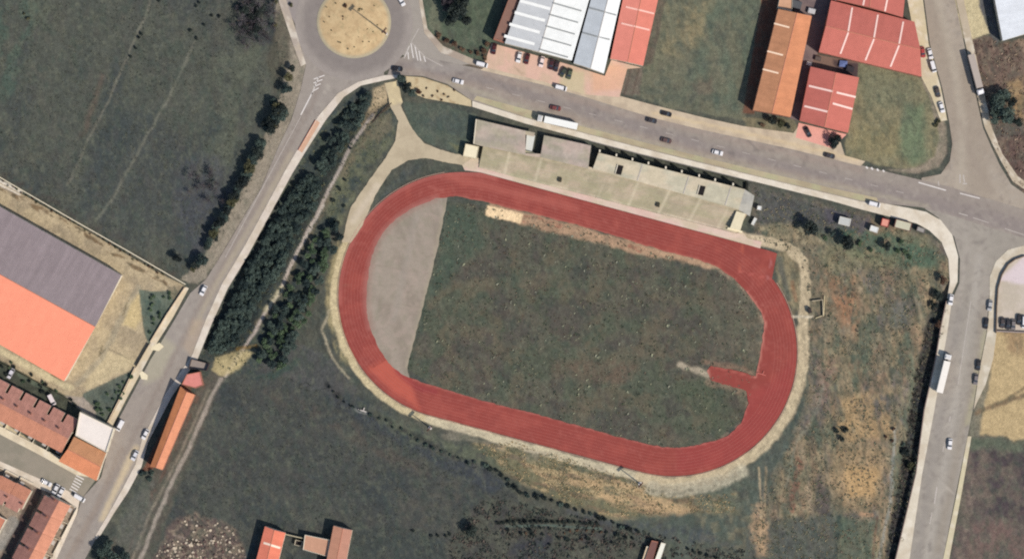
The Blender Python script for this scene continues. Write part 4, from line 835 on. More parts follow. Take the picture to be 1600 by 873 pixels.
# end house and white flat block of the terrace
gable('house', 'end house of the terrace with a wide orange tiled roof', 'house', (119, 681), (168, 706), (153, 749), (95, 719), (109, 700), (161, 728), 6.2, 7.6, Rf((196, 140, 100), blot=.14), Rf((218, 140, 100), blot=.14), M_cream)
flat('building', 'white flat-roofed block beside the end house of the terrace', 'building', [(128, 642), (181, 668), (169, 705), (121, 679)], 6.8, M_cream, plain((236, 224, 212), .9, .06, .5), .5)
M_terra, M_terra_dim = Rf((200, 136, 108), streak=.16, per=1.2, blot=.16), Rf((182, 130, 114), streak=.18, per=1.2, blot=.18)  # second, duller tile tone for rear slopes, weaker sun put in its colour
def house_proto(name, w, wing, ridge, depth, notch_low, z_e=5.6, z_r=7.5):
    """local x along the row, y towards the front"""
    root = empty(name, (0, 0, 0)); tag(root, None, 'house')
    nx0 = 1.1 if notch_low else 0.0; nx1 = w if notch_low else w - 1.1
    mb = MB()
    for pl in ([(0, wing, -.8), (0, depth, -.8), (0, depth, z_e - .1), (0, ridge, z_r - .1), (0, wing, z_e - .1)], [(w, wing, -.8), (w, wing, z_e - .1), (w, ridge, z_r - .1), (w, depth, z_e - .1), (w, depth, -.8)],
               [(0, depth, -.8), (w, depth, -.8), (w, depth, z_e - .1), (0, depth, z_e - .1)], [(w, wing, -.8), (0, wing, -.8), (0, wing, z_e - .1), (w, wing, z_e - .1)]): mb.face(pl)
    mb.build('wall', M_cream, root)
    mb = MB(); mb.prism([(nx0, 0.15), (nx1, 0.15), (nx1, wing), (nx0, wing)], -.8, [z_e - 1.2, z_e - 1.2, z_e - .2, z_e - .2]); mb.build('rear_wing', M_cream, root)
    def slab(nm, p, par, m):
        p = [Vector(q) for q in p]
        if (p[1] - p[0]).cross(p[2] - p[1]).z < 0: p = p[::-1]
        uv = [(q.x, q.y) for q in p]; mb = MB(); mb.face(p, uv); lo = [q - Vector((0, 0, .12)) for q in p]
        for i in range(4): mb.face([lo[i], lo[(i + 1) % 4], p[(i + 1) % 4], p[i]], [(0, 0)] * 4)
        return mb.build(nm, m, par)
    slab('roof_slope', [(0.02, wing, z_e), (w - .02, wing, z_e), (w - .02, ridge, z_r), (.02, ridge, z_r)], root, M_terra_dim)
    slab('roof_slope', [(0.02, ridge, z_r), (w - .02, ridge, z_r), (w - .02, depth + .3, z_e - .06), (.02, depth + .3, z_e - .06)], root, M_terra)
    slab('rear_roof', [(nx0, 0, z_e - 1.1), (nx1, 0, z_e - 1.1), (nx1, wing, z_e - .03), (nx0, wing, z_e - .03)], root, M_terra_dim)
    mb = MB(); cx_ = .8 if notch_low else w - .8; cy_ = (wing + ridge) / 2 + .3; mb.box((cx_, cy_, z_r - .3), (.7, .7, 2.0)); ch = mb.build('chimney', M_brick, root)
    mb = MB(); mb.box((cx_, cy_, z_r + .72), (.45, .45, .04)); mb.build('chimney_pot', M_dark, ch)
    a, b = (w, depth), (0, depth)
    wall_opening('door', root, a, b, .25, 1.0, 2.1, 0, M_door); wall_opening('window', root, a, b, .65, 1.5, 1.2, 1.0, M_glass)
    wall_opening('window', root, a, b, .3, 1.2, 1.2, 3.6, M_glass); wall_opening('window', root, a, b, .72, 1.2, 1.2, 3.6, M_glass)
    mb = MB(); mb.box((w * .27, depth + .7, 2.5), (1.7, 1.3, .12)); mb.build('porch_roof', M_white2, root)
    mb = MB(); mb.box((w / 2 - .3, depth + 2.6, .45), (w - 1.4, .18, 1.1)); mb.box((.12, depth + 1.45, .5), (.16, 2.3, 1.2)); mb.build('garden_wall', M_cream, root)
    return root
def place_row(proto, o0, step, n, v, low, w, labels, group, first):
    u = Vector((step[0], step[1])).normalized(); out = []
    for i in range(n):
        o = proto if (first and i == 0) else copy_tree(proto)
        ox, oy = o0[0] + step[0] * i, o0[1] + step[1] * i
        yw = Vector((v[0], -v[1])).normalized(); xw = Vector((yw.y, -yw.x)); uw = Vector((u[0], -u[1]))
        if xw.dot(uw) < 0: ox, oy = ox + step[0], oy + step[1]
        o.location = W(ox, oy); o.rotation_euler = (0, 0, math.atan2(xw.y, xw.x)); o['label'] = labels[i]; o['group'] = group; out.append(o)
    return out
ordn = ['mostly outside the left edge', 'cut by the left edge', 'second from the left edge of the frame', 'third from the left edge of the frame', 'fourth from the left edge', 'second-last before the white block', 'last against the white block']
p1_ = house_proto('terraced_house', 6.08, 3.6, 8.0, 14.0, False)
place_row(p1_, (-26, 577), (21.6, 11.2), 7, (-.464, .886), True, 6.08, ['tiled house north of the street, ' + t for t in ordn], 'terraced houses north of the residential street', True)
p2_ = house_proto('terraced_house', 7.15, 2.2, 6.3, 10.6, True)
place_row(p2_, (74, 768), (-13.2, 25.4), 5, (.886, .464), True, 7.15, ['tiled terraced house facing the west road, ' + t for t in ('at the street corner', 'second from the street corner', 'third from the street corner, mid terrace', 'fourth from the street corner', 'cut off by the bottom of the frame')], 'terraced houses facing the west road', True)
p3_ = house_proto('terraced_house', 6.6, 2.0, 5.6, 10.0, False)
place_row(p3_, (-37, 767), (23.4, 11.0), 3, (.46, -.886), True, 6.6, ['tiled house south of the residential street, ' + t for t in ('mostly outside the left edge', 'at the left edge of the frame', 'next to the dark alley')], 'terraced houses south of the residential street', True)
flat('house', 'small tiled house behind the terrace at the bottom left edge', 'house', [(-20, 795), (12, 810), (-5, 842), (-30, 835)], 4, M_cream, Rf((202, 130, 102)), .15)
# farm houses at the bottom
gable('house', 'farmhouse with an orange roof and one pale rooflight at the bottom edge', 'house', (415, 821), (388, 925), (422, 930), (447, 831), (430, 826), (405, 928), 4.6, 5.5, Rf((226, 130, 104)), Rf((226, 128, 100)), M_cream, lights=[(413, 846, 424, 849, 3.4, 1), (425, 849.5, 439, 854, 3.4, 2)], light_mat=plain((250, 224, 200), .7, .05, 1))
flat('outbuilding', 'low tan-roofed outbuilding between the farmhouse and the brown barn', 'building', [(477, 834), (516, 842), (513, 868), (474, 857)], 3.4, M_cream, plain((196, 148, 120), .9, .12, .5), .15)
gable('barn', 'narrow brown-roofed barn at the bottom edge of the frame', 'barn', (522, 820), (500, 930), (530, 935), (551, 827), (537, 823.5), (515, 932), 4.8, 5.4, Rf((192, 138, 112)), Rf((186, 134, 112)), M_cream)
flat('shed', 'tiny open shed with pale stone walls beside the farm courtyard', 'shed', [(462, 842), (474, 845), (471, 853), (460, 850)], .4, plain((200, 186, 160), .9, .1, .5), M_dark, 1.2, door=False)
mb = MB(); mb.box((0, 0, 1.0), (8.6, .3, 2.6), 0); o = mb.build('garden_wall', plain((196, 182, 150), .9, .1, .5)); o.location = W(462, 837); o.rotation_euler = (0, 0, -math.radians(13)); tag(o, 'pale garden wall linking the farmhouse to its outbuilding', 'wall')
flat('shed', 'narrow white-roofed shed at the bottom edge among the hedges', 'shed', [(1033, 846), (1040, 848), (1030, 878), (1022, 876)], 2.4, M_cream, plain((236, 232, 214), .8, .05, 1), .1)
flat('shed', 'brown-roofed shed beside the narrow white one at the bottom edge', 'shed', [(1018, 843), (1028, 845), (1018, 880), (1006, 878)], 2.6, M_brick, plain((120, 84, 76), .9, .1, 1), .1)
flat('shed', 'low pale shed tucked beside the brown one at the bottom edge', 'shed', [(1010, 852), (1014, 853), (1006, 882), (1001, 880)], 2.0, M_cream, plain((214, 190, 156), .9, .1, 1), .1)
# small cabins on the heath below the main road
def cabin(label, x, y, w, d, ang, h, rc, wc=(214, 208, 196), name='cabin'):
    a = math.radians(ang); ca, sa = math.cos(a), math.sin(a)
    pts = [(x + u * ca - v * sa, y + u * sa + v * ca) for u, v in ((-w / 2, -d / 2), (w / 2, -d / 2), (w / 2, d / 2), (-w / 2, d / 2))]
    return flat(name, label, name, pts, h, plain(wc, .85, .08, .8), plain(rc, .85, .1, .8), .1)
cabin('grey-white cabin standing alone near two dark trees below the pavement', 1319, 346, 18, 12, 14, 2.6, (190, 190, 184))
cabin('smaller white cabin just south-west of the red-roofed kiosk', 1365, 358, 13, 9, 18, 2.4, (222, 222, 216))
cabin('red-walled kiosk with a pink roof against the pavement', 1382, 348, 12, 12, 14, 2.8, (222, 150, 130), (150, 60, 54), 'kiosk')
cabin('long beige flat-roofed cabin east of the red-walled kiosk', 1410, 352, 26, 13, 15, 2.6, (196, 190, 164), (120, 84, 74))
cabin('small weathered cabin at the east end of the cabin row', 1438, 359, 13, 7, 20, 2.2, (156, 150, 142), (110, 100, 96))
cabin('little white hut just east of the grandstand', 1186, 325, 6.5, 6.5, 12, 2.2, (226, 226, 222), name='hut')
cabin('white water tank lying in the grass by the grandstand corner', 1178, 346, 5, 12, 28, 1.3, (214, 214, 206), name='tank')
cabin('cream square hut at the west end of the grandstand', 736, 237, 21.5, 20, 12, 2.6, (236, 222, 188), (206, 190, 158), 'hut')

# ------------------------------------------------------------------ grandstand
gs = empty('grandstand', W(950, 270)); tag(gs, 'long concrete grandstand with stepped terraces facing the running track', 'grandstand')
GO = gs.location
def slabp(name, pts, z0, z1, mat, par=gs):
    mb = MB(); mb.prism(P2(pts, (GO.x, GO.y)), z0, z1, True); return mb.build(name, mat, par)
M_st = painted('weathered_concrete', ((0.45, .10), (1.6, .10)), .02, 3)
def stain(o, base, cols, seed):
    me = o.data; n = len(me.vertices); c = np.empty(n * 3, np.float32); me.vertices.foreach_get('co', c); c = c.reshape(-1, 3)
    X = (c[:, 0] + o.parent.location.x) / S + CX; Y = CY - (c[:, 1] + o.parent.location.y) / S; k = Canvas(X.astype(float), Y.astype(float), base)
    for i, (cc, op) in enumerate(cols): k.noise(cc, op, 9, seed + i, .44, .62, .25, 2.5)
    k.speck(.10, 5, seed + 40, 3); k.line([(741, 229), (919, 267), (1151, 329)], (150, 142, 116), 3.2, .6, 3, 2)
    if base == (212, 195, 168):
        for s_ in range(1, 9):
            t_ = s_ / 9; k.line([(757 - 9 * t_, 219 + 43 * t_), (1172 - 22 * t_, 326 + 38 * t_)], (156, 144, 118), 1.3, .5, 1.4, .6)
        for q_ in (.1, .22, .34, .46, .58, .7, .82, .93): k.line([(757 + 415 * q_, 219 + 107 * q_), (748 + 402 * q_, 262 + 102 * q_)], (218, 204, 176), 2.4, .5, 1.6, .5)
    set_col(me, k.final())
def grid_strip(A, B, C, D, z, nx, ny, mb):
    """quad A->B (upper edge), D->C (lower edge), fine enough to carry stains"""
    P = lambda s, t: W((A[0] * (1 - s) + B[0] * s) * (1 - t) + (D[0] * (1 - s) + C[0] * s) * t, (A[1] * (1 - s) + B[1] * s) * (1 - t) + (D[1] * (1 - s) + C[1] * s) * t, z) - GO
    for i in range(nx):
        for j in range(ny): mb.face([P(i / nx, (j + 1) / ny), P((i + 1) / nx, (j + 1) / ny), P((i + 1) / nx, j / ny), P(i / nx, j / ny)])
U0, U1, L0, L1 = (757, 219), (1172, 326), (748, 262), (1150, 364)
mb = MB(); NS = 9
for s in range(NS):
    t0, t1 = s / NS, (s + 1) / NS; z = 2.7 - s * .28
    lp = lambda a, b, t: (a[0] + (b[0] - a[0]) * t, a[1] + (b[1] - a[1]) * t)
    A, B, C, D = lp(U0, L0, t0), lp(U1, L1, t0), lp(U1, L1, t1), lp(U0, L0, t1)
    grid_strip(A, B, C, D, z, 110, 1, mb)
    for (p, q) in ((D, C), (A, D), (C, B)):
        a, b = W(*p) - GO, W(*q) - GO; mb.face([(a.x, a.y, -.5 if p != D or q != C else z - .28), (b.x, b.y, -.5 if p != D or q != C else z - .28), (b.x, b.y, z), (a.x, a.y, z)])
ter = mb.build('terrace', M_st, gs); stain(ter, (212, 195, 168), [((172, 162, 138), .8), ((214, 190, 168), .6), ((168, 166, 130), .6)], 500)
def slabgrid(name, quad, z, th, base, cols, seed, nx=40, ny=8):
    mb = MB(); grid_strip(*quad, z, nx, ny, mb); q = [W(*p) - GO for p in quad]
    for i in range(4):
        a, b = q[i], q[(i + 1) % 4]; mb.face([(b.x, b.y, z - th), (a.x, a.y, z - th), (a.x, a.y, z), (b.x, b.y, z)])
    mb.face([(p.x, p.y, z - th) for p in q]); o = mb.build(name, M_st, gs); stain(o, base, cols, seed); return o
GR = [((184, 164, 150), .7), ((160, 150, 136), .7), ((152, 150, 120), .4)]
slabgrid('roof_slab', ((745, 187), (821, 205), (821, 243), (740, 226)), 3.4, 3.9, (184, 168, 152), GR, 520)
slabgrid('roof_slab', ((850, 212), (923, 228), (919, 264), (844, 246)), 3.4, 3.9, (186, 170, 156), GR, 530)
slabgrid('roof_slab', ((821, 205), (836, 208), (834, 214), (821, 211)), 3.4, .4, (184, 170, 140), GR, 535, 4, 3)
slabgrid('roof_slab', ((821, 240), (845, 241), (844, 247), (821, 243.5)), 3.4, .4, (186, 170, 140), GR, 536, 4, 3)
slabgrid('roof_slab', ((935, 239), (1163, 296), (1153, 328), (926, 264)), 3.1, 3.6, (202, 188, 160), [((188, 176, 150), .7), ((214, 198, 172), .6), ((184, 182, 160), .5)], 540, 80, 10)
slabgrid('roof_slab', ((1163, 296), (1178, 306), (1171, 338), (1153, 328)), 3.0, 3.5, (184, 178, 164), [((170, 166, 156), .8)], 550, 8, 10)
slabp('stair_block', [(823, 210), (836, 212), (831, 238), (821, 236)], -.5, 1.6, plain((214, 214, 204), .9, .05, 1))
slabp('well_floor', [(836, 210), (850, 212), (844, 243), (829, 240)], -2, -.9, M_dark)  # dark floor colour stands in for the shadow filling the well
for x, y in ((968, 266), (1096, 298)):
    a = [(x - 3, y - 8), (x + 6, y - 6), (x + 2, y + 8), (x - 7, y + 6)]; fr = slabp('roof_hatch', a, 3.1, 3.3, plain((26, 20, 18), .9, .05, 1))  # near-black block painted as the dark inside of an open hatch
    slabp('hatch_frame', [(x - 3.8, y - 9), (x - 2.6, y - 8), (x - 6.6, y + 6), (x - 7.8, y + 6)], 3.1, 3.5, M_cream)
for x, y in ((875, 281), (1028, 320)): slabp('stairwell_shade', [(x - 2.5, y - 4), (x + 3, y - 3), (x + 2, y + 4), (x - 3, y + 3)], 1.0, 1.9 if x < 900 else 1.9, plain((60, 56, 44), .9, .05, 1))  # dark blocks imitate the shade in two openings of the terrace
for i, (x, y) in enumerate(((937, 237), (963, 243.5), (988, 250), (1013, 256), (1040, 263), (1065, 269), (1092, 275.5), (1117, 282), (1145, 289))):
    slabp('pillar', [(x - 1, y - 3), (x + 1.2, y - 2.5), (x + .8, y + 1.6), (x - 1.4, y + 1.1)], -3.2, 3.2, M_cream)
slabp('end_wall', [(1150, 330), (1164, 334), (1156, 360), (1140, 356)], -.5, 3.2, plain((226, 212, 178), .9, .08, .6))
slabp('end_wall', [(1137, 355), (1160, 361), (1159, 364), (1136, 358)], -.5, 1.2, plain((236, 222, 188), .9, .05, 1))
slabp('back_wall', [(745, 187.2), (741, 225), (739.6, 225), (743.6, 187)], -.6, 3.7, M_cream)
for i in range(14):   # dividing upstands on the roof
    if 3 <= i <= 4: continue
slabp('upstand', [(1003, 257), (1004.4, 257.3), (996, 283), (994.6, 282.7)], 3.1, 3.22, M_white2); slabp('upstand', [(1075, 276), (1076.4, 276.3), (1068, 303), (1066.6, 302.7)], 3.1, 3.22, M_white2)
slabp('upstand', [(1141, 292), (1142.4, 292.3), (1133, 321), (1131.6, 320.7)], 3.1, 3.22, M_white2)
# paved apron between terraces and track
sheet('apron', [(738, 247), (750, 249), (748, 262), (1150, 364.5), (1160, 362), (1168, 372), (1190, 378), (1188, 388), (1143, 375.4), (751, 269.4), (726, 266), (722, 258)], .09, (216, 192, 174), lambda k: (k.noise((196, 180, 150), .7, 12, 561, .42, .62, .25, 3), k.noise((218, 180, 168), .6, 16, 562, .5, .65, .25, 3)), M_conc, label='pinkish paved apron between grandstand and track')
def wall_line(name, label, cat, pts, h, t, mat, z0=-.8):
    root = None; mb = MB()
    org = W(*pts[0])
    for i in range(len(pts) - 1):
        a, b = W(*pts[i]) - org, W(*pts[i + 1]) - org; d = (b - a); n_ = Vector((-d.y, d.x, 0)).normalized() * t / 2; e = d.normalized() * t * .2 * (0 if i == len(pts) - 2 else 1)
        mb.prism([(p.x, p.y) for p in (a - n_, b - n_, b + n_, a + n_)], z0, h + (.002 * (i % 2)), False)
    o = mb.build(name, mat); o.location = org; return tag(o, label, cat)
wall_line('retaining_wall', 'retaining wall under the pavement behind the grandstand', 'wall', [(920, 219.7), (1000, 240.7), (1100, 264.7), (1176, 283.3)], .10, .3, M_grey, -3.4)
wall_line('retaining_wall', 'long retaining wall on the heath side of the south road pavement', 'wall', [(1479, 470), (1470.4, 510), (1462.4, 560), (1444.4, 640), (1431.4, 739), (1399.4, 873), (1383, 950)], .12, .3, plain((150, 128, 116), .9, .1, .5), -3.2)
wall_line('boundary_wall', 'long pale boundary wall between the big field and the hall yard', 'wall', [(-90, 228), (0, 277), (110, 341), (200, 392), (290, 444)], 1.1, .35, plain((226, 212, 184), .9, .06, .5))
wall_line('boundary_wall', 'thin wall along the north lip of the hall yard hedge', 'wall', [(-20, 276), (40, 307), (130, 358), (205, 402), (255, 432)], .5, .2, plain((190, 170, 136), .9, .1, .5))
wall_line('gate', 'dark sliding gate of the sports hall yard', 'gate', [(233, 537), (213, 572)], 1.3, .25, M_dark, -.3)
wall_line('boundary_wall', 'wall along the yard pavement north of the sliding gate', 'wall', [(289, 449), (261, 491), (235, 534)], .9, .3, plain((214, 190, 160), .9, .08, .5))
wall_line('boundary_wall', 'wall along the pavement south of the sliding gate', 'wall', [(211, 574), (188, 621), (167, 662)], .9, .3, plain((214, 190, 160), .9, .08, .5))
wall_line('boundary_wall', 'curved dark-topped wall round the paved car yard', 'wall', [(1556, 520), (1557, 480), (1559, 450), (1565, 429), (1575, 413), (1586, 405), (1600, 400), (1700, 414)], 1.3, .35, plain((110, 92, 78), .9, .1, .5))
wall_line('boundary_wall', 'straight wall closing the paved car yard on the south', 'wall', [(1556, 517), (1600, 519), (1700, 524)], 1.0, .5, plain((150, 136, 130), .9, .1, .5))
wall_line('fence', 'low fence between the gardens and the hall yard', 'fence', [(0, 566), (60, 598), (118, 630)], 1.2, .2, plain((78, 80, 62), .9, .1, .5))
wall_line('barrier', 'orange roadside barrier along the paved strip of the west road', 'barrier', [(493, 188), (466, 235)], .5, .15, plain((198, 112, 70), .8, .05, 1), -.1)
wall_line('retaining_wall', 'low concrete kerb wall beside the open frame east of the track', 'wall', [(1288, 462), (1287, 492), (1274, 497)], .5, .3, plain((206, 190, 150), .9, .06, 1))
wall_line('drain', 'rusty brown dry culvert edge north of the tree belt path', 'drain', [(612, 161), (595, 176), (581, 192)], .1, .35, plain((64, 50, 42), .9, .06, 1), -.2)

# ================================================================== VEHICLES
M_tyre = plain((30, 28, 28), .9, .02, 1, name='tyre_rubber'); M_lamp = plain((230, 230, 220), .3, .02, 1, name='headlight_glass')
def car_paint(c): 
    key = ('car', c)
    if key not in MATS: MATS[key] = plain(c, .35, .03, 1, name='car_paint', spec=.5)
    return MATS[key]
def loft(mb, rings, cap=True):
    for a, b in zip(rings[:-1], rings[1:]):
        n = len(a)
        for i in range(n): mb.face([a[i], a[(i + 1) % n], b[(i + 1) % n], b[i]])
    if cap: mb.face(rings[-1]); mb.face(rings[0][::-1])
def rrect(x0, x1, hw, z, c=.25, zf=None):
    p = [(x0 + c, -hw), (x1 - c, -hw), (x1, -hw + c), (x1, hw - c), (x1 - c, hw), (x0 + c, hw), (x0, hw - c), (x0, -hw + c)]
    return [(x, y, z if zf is None else zf(x)) for x, y in p]
def car_proto(name, cat, L=4.3, wd=1.78, H=1.45, van=False):
    root = empty(name, (0, 0, 0)); tag(root, None, cat); hl = L / 2; hw = wd / 2; mb = MB()
    bel = .92 if not van else 1.15
    fr, rr = (hl - 1.05, -hl + (.35 if not van else .06)); tf, tr = (hl - 1.75, -hl + (.85 if not van else .16))
    if van: fr, tf = hl - .5, hl - 1.25
    loft(mb, [rrect(-hl + .08, hl - .08, hw - .06, .22), rrect(-hl, hl, hw, .5), rrect(-hl + .02, hl - .05, hw - .01, .72), rrect(-hl + .08, hl - .18, hw - .08, bel - .06, .3)])
    mb.build('body', car_paint((200, 200, 200)), root, smooth=False)
    mb = MB(); loft(mb, [rrect(tr, tf, hw - .22, H - .07, .12), rrect(tr + .08, tf - .12, hw - .30, H, .15)]); mb.build('roof', car_paint((200, 200, 200)), root)
    b = [(rr, -hw + .1), (fr, -hw + .1), (fr, hw - .1), (rr, hw - .1)]; t = [(tr, -hw + .22), (tf, -hw + .22), (tf, hw - .22), (tr, hw - .22)]
    for i, nm in enumerate(('side_window', 'windscreen', 'side_window', 'rear_window')):
        j = (i + 1) % 4; mb = MB(); o = [(*b[i], bel - .08), (*b[j], bel - .08), (*t[j], H - .05), (*t[i], H - .05)]
        mb.face(o); c = Vector((0, 0, .8)); inn = [Vector(q) + (c - Vector(q)) * .04 for q in o]; mb.face(inn[::-1])
        for k in range(4): mb.face([o[k], inn[k], inn[(k + 1) % 4], o[(k + 1) % 4]])
        mb.build(nm, M_glass if not (van and nm == 'side_window') else car_paint((200, 200, 200)), root)
    for x in (hl - .8, -hl + .8):
        for y in (-hw + .12, hw - .12):
            mb = MB(); mb.tube((x, y - .11, .31), (x, y + .11, .31), .31, .31, 12); mb.build('wheel', M_tyre, root)
    for y in (-hw + .35, hw - .35):
        mb = MB(); mb.box((hl - .06, y, .62), (.14, .32, .16)); mb.build('headlight', M_lamp, root)
    return root
VP = {'car': car_proto('parked_car', 'car'), 'van': car_proto('parked_van', 'van', 4.7, 1.9, 1.9, True)}
used = set(); painted_mesh = {}
def vehicle(kind, x, y, deg, col, label, group=None, z=.04, name=None):
    """deg: heading on the survey grid, clockwise from +x"""
    if kind not in used: root = VP[kind]; used.add(kind)
    else: root = copy_tree(VP[kind])
    if name: root.name = name
    for ch in root.children:
        if ch.name.startswith(('body', 'roof')) or (kind == 'van' and ch.name.startswith('side_window')):
            key = (ch.data.name.split('|')[0].split('.')[0] + kind, col)
            if key not in painted_mesh:
                m = ch.data.copy(); m.materials.clear(); m.materials.append(car_paint(col)); painted_mesh[key] = m
            ch.data = painted_mesh[key]
    root.location = W(x, y, z); root.rotation_euler = (0, 0, -math.radians(deg)); root['label'] = label
    if group: root['group'] = group
    return root
WHT, DRK, RED, SIL, BLK = (232, 228, 226), (56, 50, 52), (112, 36, 34), (176, 174, 172), (30, 26, 28)
GM, GF, GN, GE = 'vehicles on the main road', 'cars parked on the warehouse forecourt', 'cars parked along the northern side road', 'vehicles along the south road'
V = vehicle
V('car', 621, 108, 4, BLK, 'black car leaving the roundabout above the entrance path', GM)
V('car', 716, 127.5, 14, WHT, 'white car passing the sandy corner east of the roundabout', GM)
V('car', 868, 169, 12, (120, 60, 56), 'dark red car overtaking above the white lorry', GM)
V('car', 1018, 188.5, 13, DRK, 'dark car in the far lane midway along the main road', GM)
V('car', 1041, 178, 14, BLK, 'black car parked at the verge beside the green field', GM)
V('car', 1041, 219.5, 15, (96, 72, 66), 'brownish car in the near lane above the grandstand', GM)
V('car', 1121, 238.5, 14, WHT, 'white car in the near lane east of the brownish car', GM)
V('car', 1296, 243.5, 14, DRK, 'dark car at the verge below the pink works forecourt', GM)
V('van', 1366, 319, 14, WHT, 'white van parked on the wide pavement near the kiosk', GM, z=.14)
V('car', 627, 2, 60, WHT, 'white car entering the roundabout at the top of the frame', GM)
V('van', 753, 101, 14, WHT, 'white van parked at the forecourt edge beside the brown hedge', GF, z=.08)
V('car', 772, 77, 100, (74, 20, 18), 'maroon car alone at the west end of the forecourt', GF, z=.11)
V('car', 811, 90, 104, WHT, 'white car second from the west in the forecourt row', GF, z=.11)
V('car', 823.5, 92.5, 104, (84, 24, 22), 'maroon car close beside the first white car of the row', GF, z=.11)
V('car', 846.5, 97, 104, (236, 214, 208), 'pinkish white car in the middle of the forecourt row', GF, z=.11)
V('car', 861.5, 101, 104, (66, 24, 26), 'dark red car just east of the pinkish white one', GF, z=.11)
V('car', 869.5, 104, 104, (54, 34, 36), 'near-black car squeezed beside the dark red one', GF, z=.11)
V('car', 880, 113, 120, (60, 64, 48), 'dark green car near the east end of the forecourt row', GF, z=.11)
V('car', 890, 116, 104, (78, 84, 60), 'olive car parked last at the east end of the forecourt row', GF, z=.11)
V('van', 876.5, 137.5, 14, WHT, 'white van by the kerb in front of the forecourt', GM, z=.12)
V('car', 1262, 206.5, 64, BLK, 'black car standing alone on the pink forecourt', GF, z=.07)
V('car', 1441.5, 82, 80, (168, 60, 56), 'red car tucked against the wall of the red-roofed works', GN, z=.1)
V('car', 1453, 84.5, 76, WHT, 'white car first in line on the side road verge', GN, z=.1)
V('van', 1457.5, 104.5, 74, WHT, 'white van behind the first white car on the side road verge', GN, z=.1)
V('car', 1464.5, 144, 76, (74, 64, 58), 'dark brown car in line between the white vehicles', GN, z=.1)
V('car', 1471, 168, 74, WHT, 'white car last in line at the end of the side road verge', GN, z=.1)
V('car', 1485.5, 468, 98, WHT, 'white car half on the pavement beside the roadside bushes', GE, z=.05)
V('car', 1546.5, 477, 98, SIL, 'silver car parked outside the curved yard wall', GE)
V('car', 1540.5, 505, 97, BLK, 'black car parked close behind the silver one', GE)
V('car', 1528.5, 570, 97, (40, 36, 36), 'black car parked beside the tan field, the upper of two', GE)
V('car', 1524.5, 592, 97, (120, 112, 110), 'grey car parked beside the tan field, the lower of two', GE)
V('car', 1484, 693, 96, WHT, 'white car driving on the south road below the lorry', GE)
GY = 'cars parked inside the walled yard'
V('car', 1566, 504, 92, (70, 60, 56), 'dark brown car nearest the wall in the walled yard', GY, z=.06); V('car', 1575, 506, 92, (44, 40, 42), 'black car in the middle of the walled yard row', GY, z=.06)
V('car', 1583, 507, 92, (120, 112, 108), 'grey car fourth from the right in the walled yard', GY, z=.06); V('car', 1592, 499, 95, (36, 32, 34), 'black car standing forward of the walled yard row', GY, z=.06)
V('van', 1600, 503, 92, WHT, 'white van at the right edge of the walled yard', GY, z=.06)
GW = 'vehicles along the west road'
V('car', 318, 453.5, 116, WHT, 'white car driving down the west road past the tree belt', GW)
V('van', 188, 664, 118, WHT, 'white van by the kerb near the white flat-roofed block', GW)
V('car', 227.5, 678, 118, WHT, 'white car parked beside the long orange shed, the upper one', GW, z=.05)
V('car', 211, 711, 118, (216, 214, 216), 'pale grey car parked beside the foot of the long shed', GW, z=.05)
V('van', 124.5, 777, 30, WHT, 'white van turning at the street corner by the zebra crossing', GW)
GT = 'cars parked on the residential street'
V('car', 73, 753.5, 28, WHT, 'white car parked first in the residential street row', GT, z=.06); V('car', 87.5, 763.5, 118, (224, 220, 218), 'off-white car parked nose-in, middle of the street row', GT, z=.1); V('car', 95.5, 768.5, 118, WHT, 'white car parked nose-in nearest the street corner', GT, z=.1)
V('car', 17, 583, 120, (214, 208, 212), 'white car in the garden strip behind the terrace', GT, z=.0)
V('van', 81, 624, 62, (232, 218, 214), 'pale van behind the fifth terraced house', GT, z=.0)
def truck(name, x, y, deg, box, cabc, label, boxl=13.2, w=2.55):
    root = empty(name, W(x, y, .05), -math.radians(deg)); tag(root, label, 'lorry')
    mb = MB(); mb.box((-2.6 + .0, 0, 2.55), (boxl, w, 2.8)); mb.build('trailer', plain(box, .6, .04, .5), root, bevel=.05)
    mb = MB(); mb.box((-1.2, 0, .95), (boxl + 2.4, 1.0, .3)); mb.build('chassis', M_dark, root)
    cx_ = boxl / 2 - 2.6 + 1.7
    mb = MB(); loft(mb, [rrect(cx_ - 1.0, cx_ + 1.15, w / 2 - .03, .5, .1), rrect(cx_ - 1.0, cx_ + 1.15, w / 2 - .03, 2.0, .1), rrect(cx_ - 1.0, cx_ + .85, w / 2 - .1, 3.3, .12)]); mb.build('cab', plain(cabc, .4, .03, 1), root)
    mb = MB(); a = [(cx_ + 1.17, -1.0, 2.0), (cx_ + 1.17, 1.0, 2.0), (cx_ + .93, .95, 3.0), (cx_ + .93, -.95, 3.0)]; mb.face(a); mb.face([(p[0] - .05, p[1], p[2]) for p in a][::-1]); mb.build('windscreen', M_glass, root)
    mb = MB(); mb.prism([(cx_ - .6, -.9), (cx_ + .4, -.8), (cx_ + .4, .8), (cx_ - .6, .9)], 3.28, [3.75, 3.45, 3.45, 3.75]); mb.build('wind_deflector', plain(cabc, .4, .03, 1), root)
    for y_ in (-w / 2 - .22, w / 2 + .22):
        mb = MB(); mb.box((cx_ + .85, y_, 2.3), (.12, .2, .7)); mb.build('mirror', M_dark, root)
    for xw in (cx_ + .3, cx_ - 2.6, -boxl / 2 - 2.6 + 1.4, -boxl / 2 - 2.6 + 2.7, -boxl / 2 - 2.6 + 4.0):
        for y_ in (-1.08, 1.08):
            mb = MB(); mb.tube((xw, y_ - .15, .5), (xw, y_ + .15, .5), .5, .5, 14); mb.build('wheel', M_tyre, root)
    return root
truck('lorry', 866, 190.5, 12.5 + 180, (240, 238, 230), (226, 222, 214), 'white articulated lorry parked on the main road above the grandstand')
